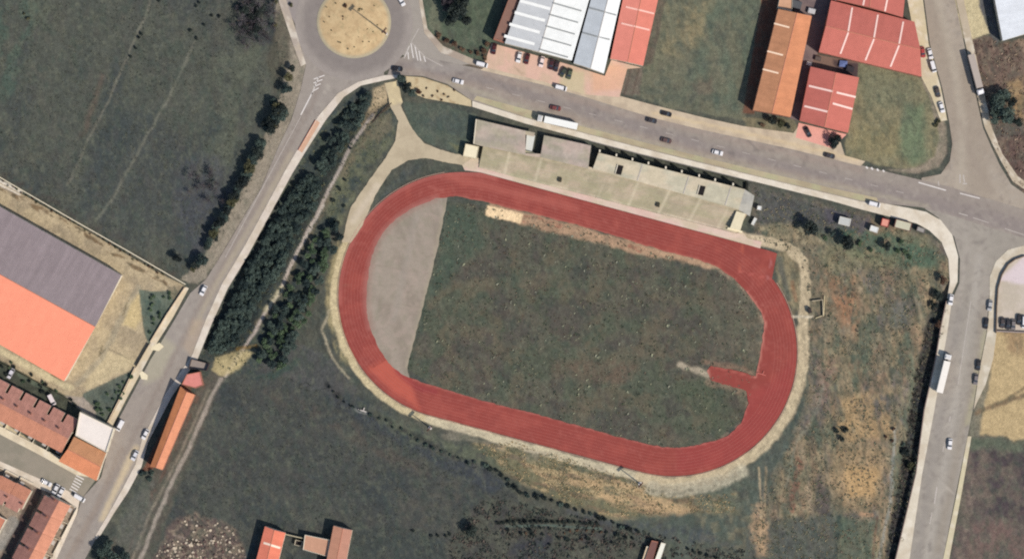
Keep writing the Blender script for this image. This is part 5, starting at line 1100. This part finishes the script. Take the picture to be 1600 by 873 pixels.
truck('lorry', 1475, 578, -76, (240, 232, 220), (232, 228, 222), 'white articulated lorry parked by the heath on the south road', 12.6)
truck('lorry', 1525, 122, 75, (176, 162, 150), (236, 232, 232), 'grey-roofed articulated lorry with a white cab on the northern side road', 13.4)

# ------------------------------------------------------------------ masts and small items
M_rust = plain((92, 58, 48), .8, .06, 1, name='rusty_steel')
def mast(label, x, y, h, name='floodlight_mast'):
    root = empty(name, W(x, y, 0)); tag(root, label, 'mast', None)
    mb = MB(); mb.tube((0, 0, -.5), (0, 0, h), .30, .16, 10); mb.build('pole', M_rust, root)
    mb = MB(); mb.box((0, 0, h), (2.6, .3, .9), .8); mb.build('lamp_bracket', M_rust, root)
    for i in range(4):
        mb = MB(); t = -1.05 + .7 * i; mb.box((t * math.cos(.8) - .2, t * math.sin(.8) + .2, h + .1), (.5, .4, .55), .8); mb.build('floodlight', M_dark, root)
    mb = MB(); mb.box((0, 0, 0), (1.2, 1.2, .5)); mb.build('base', M_white, root)
    return root
mast('rusty floodlight mast south of the track, the western one', 672, 668, 9.6)
mast('rusty floodlight mast south of the track, the eastern one', 1000, 755, 10.4)
mast('tall mast with a white base at the rim of the sandy roundabout', 603, 53, 19.0)
wall_line('frame', 'rectangular steel frame standing east of the track', 'frame', [(1268, 470), (1285, 468), (1286, 494)], 1.2, .2, plain((206, 190, 160), .8, .05, 1))
mb = MB(); mb.box((0, 0, .9), (1.2, 2.0, 2.2), .2); o = mb.build('meter_box', M_dark); mb = None; o.location = W(1265, 485, -.2); tag(o, 'small black utility box beside the path east of the track', 'utility box')
for (x, y, lab) in ((566, 641, 'pale fallen concrete post in the grass southwest of the track'), (1190, 584, 'pale bent hurdle lying on the track by the runway')):
    mb = MB(); mb.box((0, 0, .25), (3.4, .35, .5), -.3); mb.box((.6, .4, .2), (.35, 1.6, .4), -.3); o = mb.build('concrete_post' if x < 600 else 'hurdle', plain((206, 196, 186) if x < 600 else (196, 110, 98), .9, .05, 1)); o.location = W(x, y, 0); tag(o, lab, 'post' if x < 600 else 'hurdle')
mb = MB(); mb.prism([(-1.6, -1.1), (1.4, -1.4), (1.8, 1.0), (-1.2, 1.3)], -.2, [.9, .6, 1.0, .7]); o = mb.build('tarpaulin', plain((96, 112, 160), .7, .2, 1.2)); o.location = W(1317, 100, 0); tag(o, 'crumpled blue tarpaulin in the yard between the red-roofed works', 'tarpaulin')
sheet('yard_paving', [(1275, 85), (1341, 98), (1340, 122), (1266, 105)], .02, (128, 104, 92), lambda k: k.poly([(1300, 95), (1341, 100), (1340, 122), (1310, 115)], (60, 50, 58), .8, 4, 2), M_conc, label='dark cluttered yard between the red-roofed works')
sheet('yard_paving', [(1242, -40), (1300, -20), (1297, 5), (1288, 43), (1278, 83), (1266, 105), (1248, 189), (1234, 185), (1268, 28), (1240, 18)], .015, (130, 112, 108), lambda k: k.noise((104, 90, 92), .6, 12, 571, .4, .6), M_conc, label='grey alley between the orange and red-roofed works')
for (x, y, s_, c_, lab) in ((1243, 8, 2.2, (84, 86, 90), 'dark grey container in the alley at the top'), (1268, 18, 1.4, (200, 196, 196), 'pale crate at the north corner of the orange works'), (1264, 100, 1.0, (220, 210, 200), 'white box at the alley gate'), (1278, 92, 1.2, (96, 82, 76), 'brown crate in the cluttered yard'), (1328, 108, 1.5, (50, 44, 50), 'black skip in the cluttered yard')):
    mb = MB(); mb.prism([(-s_, -s_ * .7), (s_, -s_ * .7), (s_, s_ * .7), (-s_, s_ * .7)], 0, s_); mb.prism([(-s_ * .8, -s_ * .5), (s_ * .8, -s_ * .5), (s_ * .8, s_ * .5), (-s_ * .8, s_ * .5)], s_, s_ + .12); o = mb.build('crate' if 'crate' in lab else 'box' if 'box' in lab else 'skip' if 'skip' in lab else 'container', plain(c_, .8, .1, 1)); o.location = W(x, y, .02); o.rotation_euler = (0, 0, -.25); tag(o, lab, o.name.split('.')[0])
# ================================================================== TREES AND SHRUBS
rng = np.random.default_rng(11)
LM = {'dark': leafmat('dark_foliage', (50, 62, 62), (92, 106, 96)), 'green': leafmat('green_foliage', (66, 84, 66), (104, 122, 92)),
      'bare': leafmat('bare_twigs', (64, 58, 62), (104, 98, 100)), 'brown': leafmat('brown_foliage', (84, 62, 54), (128, 104, 84)), 'olive': leafmat('olive_foliage', (76, 78, 58), (112, 108, 80)),
      'black': leafmat('near_black_foliage', (42, 48, 48), (66, 74, 68))}  # darkest leaf tone of the set
M_bark = plain((96, 82, 72), .95, .15, 2, name='bark')
def crown_mesh(name, seed, lobes, leaves, flat_=.75, leaf=.13, spread=.62):
    r = np.random.default_rng(seed); V_, F_ = [], []
    cs = []
    for i in range(lobes):
        a = r.uniform(0, 6.283); q = spread * math.sqrt(r.uniform(0.02, 1)); cs.append((q * math.cos(a), q * math.sin(a), r.uniform(-.35, .45) * flat_ + .25 * (1 - q), r.uniform(.24, .46)))
    per = leaves // lobes
    for cx_, cy_, cz_, cr in cs:
        d = r.normal(size=(per, 3)); d /= np.linalg.norm(d, axis=1)[:, None]; rad = cr * r.uniform(.35, 1.08, per) ** .6
        p = d * rad[:, None]; p[:, 2] *= flat_; p += (cx_, cy_, cz_)
        n = d + r.normal(size=(per, 3)) * .7; n /= np.linalg.norm(n, axis=1)[:, None]
        t = np.cross(n, r.normal(size=(per, 3))); t /= np.linalg.norm(t, axis=1)[:, None] + 1e-9; b = np.cross(n, t)
        s = leaf * r.uniform(.5, 1.25, per)[:, None]
        for k in range(per):
            i = len(V_); sk = s[k, 0]
            V_ += [tuple(p[k] + t[k] * sk), tuple(p[k] + b[k] * sk * .6), tuple(p[k] - t[k] * sk), tuple(p[k] - b[k] * sk * .6)]; F_.append((i, i + 1, i + 2, i + 3))
    me = bpy.data.meshes.new(name); me.from_pydata(V_, [], F_); return me
def trunk_mesh(name, seed, base=-1.1, multi=False):
    r = np.random.default_rng(seed); mb = MB(); mb.tube((0, 0, base), (.02, .03, -.1), .085, .05, 7)
    for i in range(5 if multi else 4):
        a = r.uniform(0, 6.283); q = r.uniform(.3, .55); mb.tube((0, 0, -.45 if i % 2 else -.25), (q * math.cos(a), q * math.sin(a), r.uniform(.0, .35)), .045, .015, 5)
    o = mb.build(name, M_bark); me = o.data; bpy.data.objects.remove(o); return me
TP = [(crown_mesh('crown', 100 + i, 13 + i, 1500, .8, .105), trunk_mesh('trunk', 200 + i)) for i in range(5)]
SP = [(crown_mesh('crown', 300 + i, 8 + i, 650, .7, .15), trunk_mesh('trunk', 400 + i, -.7, True)) for i in range(4)]
BP = [(crown_mesh('crown', 500 + i, 16, 420, .8, .07, .75), trunk_mesh('trunk', 600 + i, -1.2, True)) for i in range(3)]
cmats = {}
cnt = 0
def tree(x, y, r, kind, label, group=None, cat='tree', name='tree', h=None, form='tree'):
    """r: crown radius on the survey grid"""
    global cnt
    cnt += 1; protos = {'tree': TP, 'shrub': SP, 'bare': BP}[form]; ci = cnt % len(protos); cm, tm = protos[ci]
    key = (form, ci, kind)
    if key not in cmats: m = cm.copy(); m.materials.append(LM[kind]); cmats[key] = m
    R = r * S; hh = h if h else {'tree': 1.15, 'shrub': .55, 'bare': 1.0}[form] * R * (.85 if form == 'tree' else 1) + (.7 if form != 'shrub' else .1)
    root = empty(name, W(x, y, gz(x, y)), random.uniform(0, 6.28)); tag(root, label, cat, group)
    c = bpy.data.objects.new('crown', cmats[key]); COL.objects.link(c); c.parent = root; c.location = (0, 0, hh); c.scale = (R * random.uniform(.92, 1.08), R * random.uniform(.92, 1.08), R * random.uniform(.85, 1.1))
    t = bpy.data.objects.new('trunk', tm); COL.objects.link(t); t.parent = root; t.location = (0, 0, hh); sz = (hh + .3) / (1.1 if form == 'tree' else .7 if form == 'shrub' else 1.2); t.scale = (R, R, sz)
    return root
def scatter(poly, n, rmin, rmax, mind, seed):
    r = np.random.default_rng(seed); xs = [p[0] for p in poly]; ys = [p[1] for p in poly]; out = []; tries = 0
    while len(out) < n and tries < 20000:
        tries += 1; x, y = r.uniform(min(xs), max(xs)), r.uniform(min(ys), max(ys))
        if not inside(np.array([x]), np.array([y]), poly)[0]: continue
        rad = r.uniform(rmin, rmax)
        if any((x - a) ** 2 + (y - b) ** 2 < (mind * (rad + c)) ** 2 for a, b, c in out): continue
        out.append((x, y, rad))
    return out
# belt between the west road and the dirt track
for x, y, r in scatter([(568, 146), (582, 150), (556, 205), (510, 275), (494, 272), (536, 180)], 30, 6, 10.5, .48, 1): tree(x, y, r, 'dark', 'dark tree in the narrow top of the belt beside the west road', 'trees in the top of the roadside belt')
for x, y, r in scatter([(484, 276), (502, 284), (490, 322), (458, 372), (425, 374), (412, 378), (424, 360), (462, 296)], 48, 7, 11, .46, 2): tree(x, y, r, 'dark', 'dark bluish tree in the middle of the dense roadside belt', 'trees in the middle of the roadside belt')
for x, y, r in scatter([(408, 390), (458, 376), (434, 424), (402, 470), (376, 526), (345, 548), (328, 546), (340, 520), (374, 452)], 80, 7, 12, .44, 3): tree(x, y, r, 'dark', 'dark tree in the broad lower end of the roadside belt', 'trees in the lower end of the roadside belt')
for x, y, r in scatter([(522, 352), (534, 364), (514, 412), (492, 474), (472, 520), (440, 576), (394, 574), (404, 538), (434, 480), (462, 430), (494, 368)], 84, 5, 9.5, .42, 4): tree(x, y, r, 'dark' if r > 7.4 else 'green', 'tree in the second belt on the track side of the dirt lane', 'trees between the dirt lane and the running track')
for x, y, r in ((540, 281, 3.4), (530, 296, 4.5), (521, 313, 4.5), (538, 322, 3), (527, 350, 8), (524, 374, 4), (548, 232, 3), (500, 395, 5), (477, 438, 5)): tree(x, y, r, 'black', 'small round dark bush in the row east of the dirt lane', 'bushes in the row east of the dirt lane', 'bush', 'bush', form='shrub')
# hedge trees on the field side of the west road
rowp = [(452, 122, 7), (447, 138, 8), (440, 175, 12), (432, 186, 10), (425, 198, 11), (436, 168, 10), (420, 190, 8), (409, 225, 8), (402, 238, 9), (396, 250, 8), (391, 262, 9), (386, 272, 8), (380, 284, 9), (372, 296, 7), (366, 306, 8), (362, 316, 8), (356, 326, 7), (350, 337, 7), (345, 346, 8), (339, 356, 6), (334, 366, 7), (330, 376, 6), (325, 385, 5), (316, 406, 9), (306, 414, 6), (302, 420, 4), (278, 402, 7), (428, 160, 6), (456, 108, 5)]
rowp += [(x - 4 + 3 * (i % 3), y + 5, r * .8) for i, (x, y, r) in enumerate(rowp) if 170 < y < 380]
for i, (x, y, r) in enumerate(rowp):
    sec = 'upper' if y < 210 else 'middle' if y < 330 else 'lower'
    tree(x, y, r * 1.15 + 1.4, 'olive' if i % 5 == 0 else 'dark' if i % 2 else 'black', 'scrubby hedgerow tree on the %s stretch of the west road verge' % sec, 'hedgerow trees on the %s verge of the west road' % sec)
# thin trees in the field
for x, y, r in scatter([(370, 0), (425, 0), (432, 40), (410, 75), (380, 72), (360, 30)], 26, 7, 12, .5, 5): tree(x, y, r, 'bare', 'leafless tree in the grove at the top of the big field', 'bare trees at the top of the big field', form='bare')
for x, y, r in scatter([(375, -20), (405, -20), (414, 30), (395, 60), (374, 30)], 12, 6, 10, .6, 6): tree(x, y, r, 'black', 'dark tree among the bare ones at the top of the big field', 'dark trees at the top of the big field')
for x, y, r in scatter([(285, 262), (330, 255), (352, 285), (350, 320), (312, 318), (284, 295)], 12, 5, 9, .6, 7): tree(x, y, r, 'bare', 'leafless sapling in the clump in the lower corner of the big field', 'bare saplings in the big field', form='bare')
for i, (x, y) in enumerate(((221, 53), (217.5, 59.5), (212.5, 74.5), (204, 89), (298, 48), (319, 40), (308, 60), (331, 25), (343, 26), (312, 5), (306, 10), (248, 2))):
    tree(x, y, 3.4, 'black', 'tiny dark bush dotted along the faint tracks in the big field', 'tiny bushes in the big field', 'bush', 'bush', form='shrub')
for i, (x, y, r) in enumerate(((455, 8, 4), (430, 3, 5), (45, 30, 4), (38, 22, 3), (430, 40, 4))): tree(x, y, r, 'olive', ('bush', 'bush')[0] +  ' in the big field, ' + ('beside the roundabout pavement', 'at the corner of the bare grove', 'in its far left corner', 'just left of the far left corner bush', 'below the grove')[i], None, 'bush', 'bush', form='shrub')
# roundabout planting
tree(539, 9, 5, 'brown', 'brown shrub at the top of the roundabout island', None, 'shrub', 'shrub', form='shrub'); tree(564, 16.5, 5, 'olive', 'round shrub on the right half of the roundabout island', None, 'shrub', 'shrub', form='shrub'); tree(535.5, 28, 5, 'brown', 'dark brown shrub left of the centre of the roundabout island', None, 'shrub', 'shrub', form='shrub')
for x, y in ((525, 6), (511, 12), (585, 10), (515, 27), (518, 48), (529, 66), (541, 54), (532, 67), (544, 77), (554, 74), (567, 66), (577, 66), (574, 46), (507, 35), (590, 40), (560, 58), (546, 50), (583, 50)):
    tree(x, y, 1.35, 'olive', 'tiny shrub planted in the sand of the roundabout island', 'tiny shrubs on the roundabout island', 'shrub', 'shrub', form='shrub', h=1.05)
# entrance corner
tree(637, 138, 10, 'black', 'dark tree beside the entrance path by the roundabout'); tree(628, 124, 8, 'dark', 'smaller dark tree overhanging the kerb above the entrance path'); tree(645, 146, 8, 'dark', 'dark bushy tree at the sandy corner, right of the entrance path')
tree(655, 143, 6, 'brown', 'brown bush in the sandy corner east of the entrance', None, 'bush', 'bush', form='shrub')
for x, y in ((667, 138), (684, 143), (676, 150), (694, 148), (701, 152), (690, 156), (710, 141), (662, 150)): tree(x, y, 2.4, 'brown', 'low brown shrub planted in the sandy corner', 'low shrubs in the sandy corner', 'shrub', 'shrub', form='shrub')
# big trees north
for x, y, r in ((700, 8, 14), (715, 22, 20), (722, 2, 16), (704, 34, 11), (730, 34, 10)): tree(x, y, r, 'black' if x > 702 else 'bare', 'large dark tree in the clump north-east of the roundabout', 'large trees north-east of the roundabout')
for x, y, r in ((686, 56, 6), (698, 64, 5), (710, 70, 6), (722, 76, 5), (746, 84, 5), (756, 80, 6), (762, 70, 6), (757, 92, 5), (735, 82, 4)): tree(x, y, r, 'brown', 'reddish brown hedge bush curving round to the forecourt', 'reddish hedge bushes by the forecourt', 'bush', 'bush', form='shrub')
tree(1205, 190, 8, 'black', 'dark tree at the south end of the orange works, the left one'); tree(1220, 193, 8, 'olive', 'olive tree at the south end of the orange works, the middle one'); tree(1229, 197, 6, 'black', 'dark small tree at the south end of the orange works, the right one'); tree(1191, 196, 5, 'brown', 'brown bush at the corner of the verge and the green field', None, 'bush', 'bush', form='shrub')
tree(1301, 220, 13.5, 'black', 'very dark round tree on the pink forecourt of the red-roofed works', h=2.4)
for x, y, r in ((1556, 160, 17), (1570, 178, 18), (1552, 184, 12), (1580, 160, 10), (1590, 190, 10), (1566, 148, 12)): tree(x, y, r, 'dark' if r > 11 else 'black', 'dark tree in the clump beside the grey lorry', 'dark trees beside the grey lorry')
for x, y, r in ((1466, 190, 5), (1462, 196, 4)): tree(x, y, r, 'olive', 'pale bush at the corner of the olive field behind the parked cars', 'pale bushes at the corner of the olive field', 'bush', 'bush', form='shrub')
# heath
tree(1266, 356, 15, 'black', 'broad dark tree on the heath nearest the grandstand'); tree(1299, 364, 6, 'dark', 'small dark tree between the two broad ones on the heath'); tree(1322, 380, 14, 'black', 'broad dark tree on the heath below the grey-white cabin'); tree(1384, 385, 9, 'black', 'narrow dark tree on the heath below the red kiosk')
for x, y, r in ((1408, 378, 6), (1414, 392, 6), (1422, 402, 5), (1402, 392, 5), (1360, 390, 5), (1345, 380, 6), (1290, 372, 5)): tree(x, y, r, 'green', 'low green bush in the damp hollow below the cabins', 'green bushes below the cabins', 'bush', 'bush', form='shrub')
tree(1474, 437, 9, 'brown', 'brown-leaved tree leaning over the south road pavement, the upper one'); tree(1465, 463, 10, 'black', 'dark tree beside the south road pavement next to the white car'); tree(1466, 506, 7, 'brown', 'small brown tree under the south road retaining wall'); tree(1460, 478, 7, 'black', 'dark tree a little below the one next to the white car')
tree(1415, 706, 8, 'black', 'dark shrub under the retaining wall far down the south road', None, 'shrub', 'shrub', form='shrub'); tree(1424, 728, 8, 'olive', 'olive shrub spilling onto the pavement far down the south road', None, 'shrub', 'shrub', form='shrub'); tree(1411, 694, 5, 'dark', 'small shrub just above the dark one under the retaining wall', None, 'shrub', 'shrub', form='shrub')
tree(1307, 672, 5.5, 'black', 'dark bush on the heath, left of the close trio', None, 'bush', 'bush', form='shrub'); tree(1321, 671, 5.5, 'black', 'dark bush on the heath, right of the close trio', None, 'bush', 'bush', form='shrub'); tree(1314, 685, 6, 'black', 'dark bush on the heath, lowest of the close trio', None, 'bush', 'bush', form='shrub')
for x, y, r in ((1397, 670, 4), (1394, 688, 3.5), (1384, 682, 3)): tree(x, y, r, 'brown', 'little brown bush on the dry slope near the retaining wall', 'brown bushes on the dry slope', 'bush', 'bush', form='shrub')
# bottom
for x, y, r in ((165, 858, 14), (180, 872, 14), (158, 874, 10), (196, 866, 10), (172, 848, 8)): tree(x, y, r, 'dark', 'dark tree in the clump at the bottom of the west road', 'dark trees at the bottom of the west road')
for x, y, r in ((225, 740, 7), (238, 738, 6), (234, 748, 5)): tree(x, y, r, 'dark', 'bush crowding the foot of the long orange shed', 'bushes at the foot of the long shed', 'bush', 'bush', form='shrub')
tree(738, 828, 12, 'black', 'lone round dark tree in the bottom field')
for x, y, r in ((702, 834, 3.5), (674, 836, 3), (684, 836, 3), (697, 837, 3), (645, 828, 3.4)): tree(x, y, r, 'black', 'little dark bush in the broken line left of the lone tree', 'little bushes left of the lone tree', 'bush', 'bush', form='shrub')
hp = [(758, 727), (768, 731), (776, 735), (784, 741), (792, 748), (797, 756), (803, 762), (814, 768), (826, 772), (838, 777), (850, 780), (862, 783), (876, 787), (888, 790), (900, 794), (912, 799), (922, 803), (934, 806), (946, 811), (958, 816), (970, 821), (984, 826), (996, 830)]
for i, (x, y) in enumerate(hp): tree(x + random.uniform(-2, 2), y + random.uniform(-2, 2), random.uniform(3.2, 6.2), 'black' if i % 4 else 'dark', 'bush in the curving hedge between the dry bank and the bottom field', 'bushes of the hedge below the dry bank', 'bush', 'bush', form='shrub')
lp_ = [(552, 637), (563, 641), (578, 647), (592, 654), (604, 659), (615, 664), (628, 672), (640, 679), (652, 686), (664, 693), (676, 700), (690, 706), (704, 711), (718, 716), (732, 720), (745, 724)]
for x, y in lp_: tree(x + random.uniform(-3, 3), y + random.uniform(-3, 3), random.uniform(2.2, 4.2), 'dark', 'small scrubby bush in the thin line outside the bottom left bend of the track', 'scrub line outside the bottom left bend', 'bush', 'bush', form='shrub')
for i in range(19): x = 778 + i * 8.6; tree(x, 815 + .00012 * (x - 860) ** 2 + random.uniform(-1, 1), random.uniform(2.6, 4.4), 'black', 'low bush in the straight dark hedge across the bottom field', 'bushes of the straight dark hedge', 'bush', 'bush', form='shrub')
for x, y, r in scatter([(790, 822), (1000, 828), (1000, 845), (860, 850), (795, 835)], 24, 2.2, 5, .9, 8): tree(x, y, r, 'black' if r > 3 else 'brown', 'scattered low bush just below the straight dark hedge', 'low bushes below the straight hedge', 'bush', 'bush', form='shrub')
for x, y in ((1075, 857), (1085, 860), (1095, 863), (1105, 867), (1118, 871)): tree(x, y, 3.6, 'black', 'low dark bush in the short row right of the white-roofed shed', 'bushes right of the white-roofed shed', 'bush', 'bush', form='shrub')
for i, (x, y) in enumerate(((514, 604), (521, 611), (528, 620), (538, 628), (548, 633))): tree(x, y, 2.6, 'black', 'small dark bush in the short row outside the south-west bend of the track', 'bushes outside the south-west bend', 'bush', 'bush', form='shrub')
for x, y, r in scatter([(0, 556), (40, 575), (118, 622), (118, 634), (50, 606), (0, 580)], 16, 2.6, 4.6, .9, 9): tree(x, y, r, 'black' if r > 3.4 else 'green', 'garden bush behind the terrace along the hall yard fence', 'garden bushes behind the terrace', 'bush', 'bush', form='shrub')
for x, y, r in scatter([(222, 455), (275, 455), (255, 495), (233, 530)], 12, 2.6, 5, .8, 10): tree(x, y, r, 'green', 'bush in the green wedge north of the yard gate', 'bushes in the green wedge north of the gate', 'bush', 'bush', form='shrub')
for x, y, r in scatter([(140, 618), (208, 582), (175, 655), (152, 648)], 14, 2.6, 5, .8, 12): tree(x, y, r, 'green', 'bush in the green wedge south of the yard gate', 'bushes in the green wedge south of the gate', 'bush', 'bush', form='shrub')
for i in range(34):
    t = i / 33; tree(5 + 250 * t + random.uniform(-2, 2), 290 + 146 * t + random.uniform(-3, 2) - 6, random.uniform(1.6, 3.0), ('brown', 'olive')[i % 2], 'low dry bush in the planted strip along the pale boundary wall', 'low bushes along the boundary wall', 'bush', 'bush', form='shrub')
for x, y, r in scatter([(1485, 262), (1486, 262), (1487, 263)], 0, 1, 2, 1, 1): pass

# ------------------------------------------------------------------ weeds: uncountable low growth
def weeds(name, label, poly, n, seed, cols, hmin, hmax, thr=.45, nscale=16, leafn=4):
    r = np.random.default_rng(seed); xs = [p[0] for p in poly]; ys = [p[1] for p in poly]
    X = r.uniform(min(xs), max(xs), n * 3); Y = r.uniform(min(ys), max(ys), n * 3)
    m = inside(X, Y, poly) & (fbm(X, Y, nscale, seed + 3, 3) > thr); X, Y = X[m][:n], Y[m][:n]; n = len(X)
    h = r.uniform(hmin, hmax, n) * (.5 + r.random(n)); zb = gz_arr(X, Y)
    wx, wy = (X - CX) * S, (CY - Y) * S; V_ = np.zeros((n, leafn, 4, 3)); pal = np.array([lin(c) / K for c in cols]); ci = r.integers(0, len(cols), n)
    for k in range(leafn):
        a = r.uniform(0, 6.283, n); tl = r.uniform(.3, 1.1, n); dx, dy = np.cos(a), np.sin(a); w_ = h * r.uniform(.35, .7, n)
        ox, oy = dx * h * .25, dy * h * .25
        for j, (s_, up) in enumerate(((-1, 0), (1, 0), (1, 1), (-1, 1))):
            V_[:, k, j, 0] = wx + ox - dy * w_ * s_ + dx * h * tl * up; V_[:, k, j, 1] = wy + oy + dx * w_ * s_ + dy * h * tl * up; V_[:, k, j, 2] = zb + h * (.05 + .75 * up)
    co = V_.reshape(-1, 3).astype(np.float32); nf = len(co) // 4
    me = bpy.data.meshes.new(name); me.vertices.add(len(co)); me.vertices.foreach_set('co', co.ravel()); me.loops.add(nf * 4); me.loops.foreach_set('vertex_index', np.arange(nf * 4, dtype=np.int32))
    me.polygons.add(nf); me.polygons.foreach_set('loop_start', np.arange(nf, dtype=np.int32) * 4); me.update(calc_edges=True)
    C = np.repeat(pal[ci] * r.uniform(.8, 1.2, (n, 1)), leafn * 4, 0); set_col(me, C); me.materials.append(M_weed)
    o = bpy.data.objects.new(name, me); COL.objects.link(o); return tag(o, label, 'weeds' if 'weed' in name else name.replace('_', ' '), None, 'stuff')
M_weed = painted('weed_leaves', ((1.5, .15),), 0, 1)
weeds('weeds', 'tangled green and straw weeds covering the eastern heath', HE, 7000, 21, [(98, 106, 86), (142, 134, 108), (122, 110, 96), (146, 136, 110), (84, 92, 78), (136, 126, 100)], .14, .34, .40)
weeds('grass_tufts', 'thin pale and green tufts scattered over the worn infield', IN, 3600, 22, [(84, 92, 72), (130, 128, 104), (104, 92, 78), (70, 78, 66)], .14, .30, .45, 12)
weeds('grass_tufts', 'pale specks of dry grass on the infield', IN, 300, 23, [(150, 150, 124), (138, 138, 120)], .25, .45, .40, 22)
weeds('grass_tufts', 'coarse tufts over the big western field', WF, 7000, 24, [(84, 88, 78), (98, 98, 84), (74, 78, 72)], .10, .24, .45, 20)
weeds('grass_tufts', 'coarse tufts over the dark bottom field', BF, 5200, 25, [(78, 82, 74), (92, 92, 82), (70, 74, 70)], .10, .24, .45, 20)
weeds('weeds', 'undergrowth on the floor of the tree belts', BELT, 2200, 26, [(84, 92, 78), (104, 108, 84), (74, 82, 74), (124, 122, 94)], .12, .3, .4)
weeds('weeds', 'rough growth among the bottom hedges', BM, 3400, 27, [(70, 76, 68), (56, 60, 58), (96, 86, 78)], .2, .5, .42)
weeds('weeds', 'dry straw growth on the bank below the track', BK, 2400, 28, [(196, 172, 130), (150, 134, 102), (106, 110, 86)], .12, .28, .42)
weeds('weeds', 'brown heather-like growth on the top right heath', TR, 2200, 29, [(120, 98, 88), (160, 138, 120), (98, 80, 74), (138, 120, 100)], .15, .38, .4, 9)
weeds('weeds', 'dark growth in the ditch under the retaining wall', dk, 1800, 30, [(56, 54, 50), (70, 74, 64), (48, 44, 44)], .2, .5, .35)
RUB = [(244, 868), (274, 815), (300, 803), (362, 824), (384, 862), (380, 900), (238, 900)]
# rubble
r = np.random.default_rng(5); mb = MB(); k_ = 0
while k_ < 620:
    x, y = r.uniform(238, 386), r.uniform(800, 900)
    if not inside(np.array([x]), np.array([y]), RUB)[0] or (y < 842 and r.random() < .75): continue
    s_ = r.uniform(.15, .75) ** 1.3; p = W(x, y, gz(x, y) + s_ * .3); a = r.uniform(0, 3.1)
    b = [(p.x + s_ * math.cos(a + q) * r.uniform(.6, 1.1), p.y + s_ * math.sin(a + q) * r.uniform(.6, 1.1)) for q in (0, 1.3, 2.4, 3.5, 5.0)]
    mb.prism(b, p.z - s_ * .5, [p.z + s_ * r.uniform(.1, .5) for _ in range(5)]); k_ += 1
ob = mb.build('rubble', M_weed); pal = np.array([lin(c) / K for c in [(196, 180, 158), (150, 132, 118), (112, 88, 82), (208, 190, 164), (92, 76, 70)]])
nv = len(ob.data.vertices); C = pal[(np.arange(nv) // 25 * 7) % 5] * np.repeat(r.uniform(.8, 1.1, (nv // 25 + 1, 1)), 25, 0)[:nv]; set_col(ob.data, C); tag(ob, 'heap of pale and brown rubble strewn at the bottom left', 'rubble', None, 'stuff')

# ================================================================== LIGHT, SKY, CAMERA
sd = Vector((-SHX, SHY * -1 * -1, 0))     # placeholder, replaced below
to_sun = Vector((-SHX, SHY, 0)).normalized() * math.cos(ELEV) + Vector((0, 0, math.sin(ELEV)))   # survey y runs south
az = math.atan2(to_sun.x, to_sun.y)       # clockwise from +Y
sun = bpy.data.lights.new('sun', 'SUN'); sun.energy = 4.2; sun.angle = math.radians(.55); sun.color = (1.0, .94, .85)
so = bpy.data.objects.new('sun', sun); COL.objects.link(so); so.rotation_euler = (-to_sun).to_track_quat('-Z', 'Y').to_euler(); so.location = (0, 0, 200)
w = bpy.data.worlds.new('World'); sc.world = w; w.use_nodes = True; nt = w.node_tree; bg = nt.nodes['Background']
sky = nt.nodes.new('ShaderNodeTexSky'); sky.sky_type = 'NISHITA'; sky.sun_disc = False; sky.sun_elevation = ELEV; sky.sun_rotation = az
nt.links.new(sky.outputs[0], bg.inputs[0]); bg.inputs[1].default_value = .125
cam = bpy.data.cameras.new('camera'); co_ = bpy.data.objects.new('camera', cam); COL.objects.link(co_)
HC = 1500.0; co_.location = (0, 0, HC); co_.rotation_euler = (0, 0, 0); cam.sensor_width = 36; cam.lens = 36 * HC / 400.0; cam.clip_start = 10; cam.clip_end = 20000
sc.camera = co_
sc.view_settings.view_transform = 'Standard'; sc.view_settings.look = 'None'; sc.view_settings.gamma = 1; sc.view_settings.exposure = .35; sc.view_settings.use_curve_mapping = False
sc.render.filter_size = 2.0; sc.cycles.pixel_filter_type = 'BLACKMAN_HARRIS'; sc.cycles.filter_width = 2.1; sc.cycles.max_bounces = 4; sc.cycles.diffuse_bounces = 2; sc.cycles.use_denoising = False
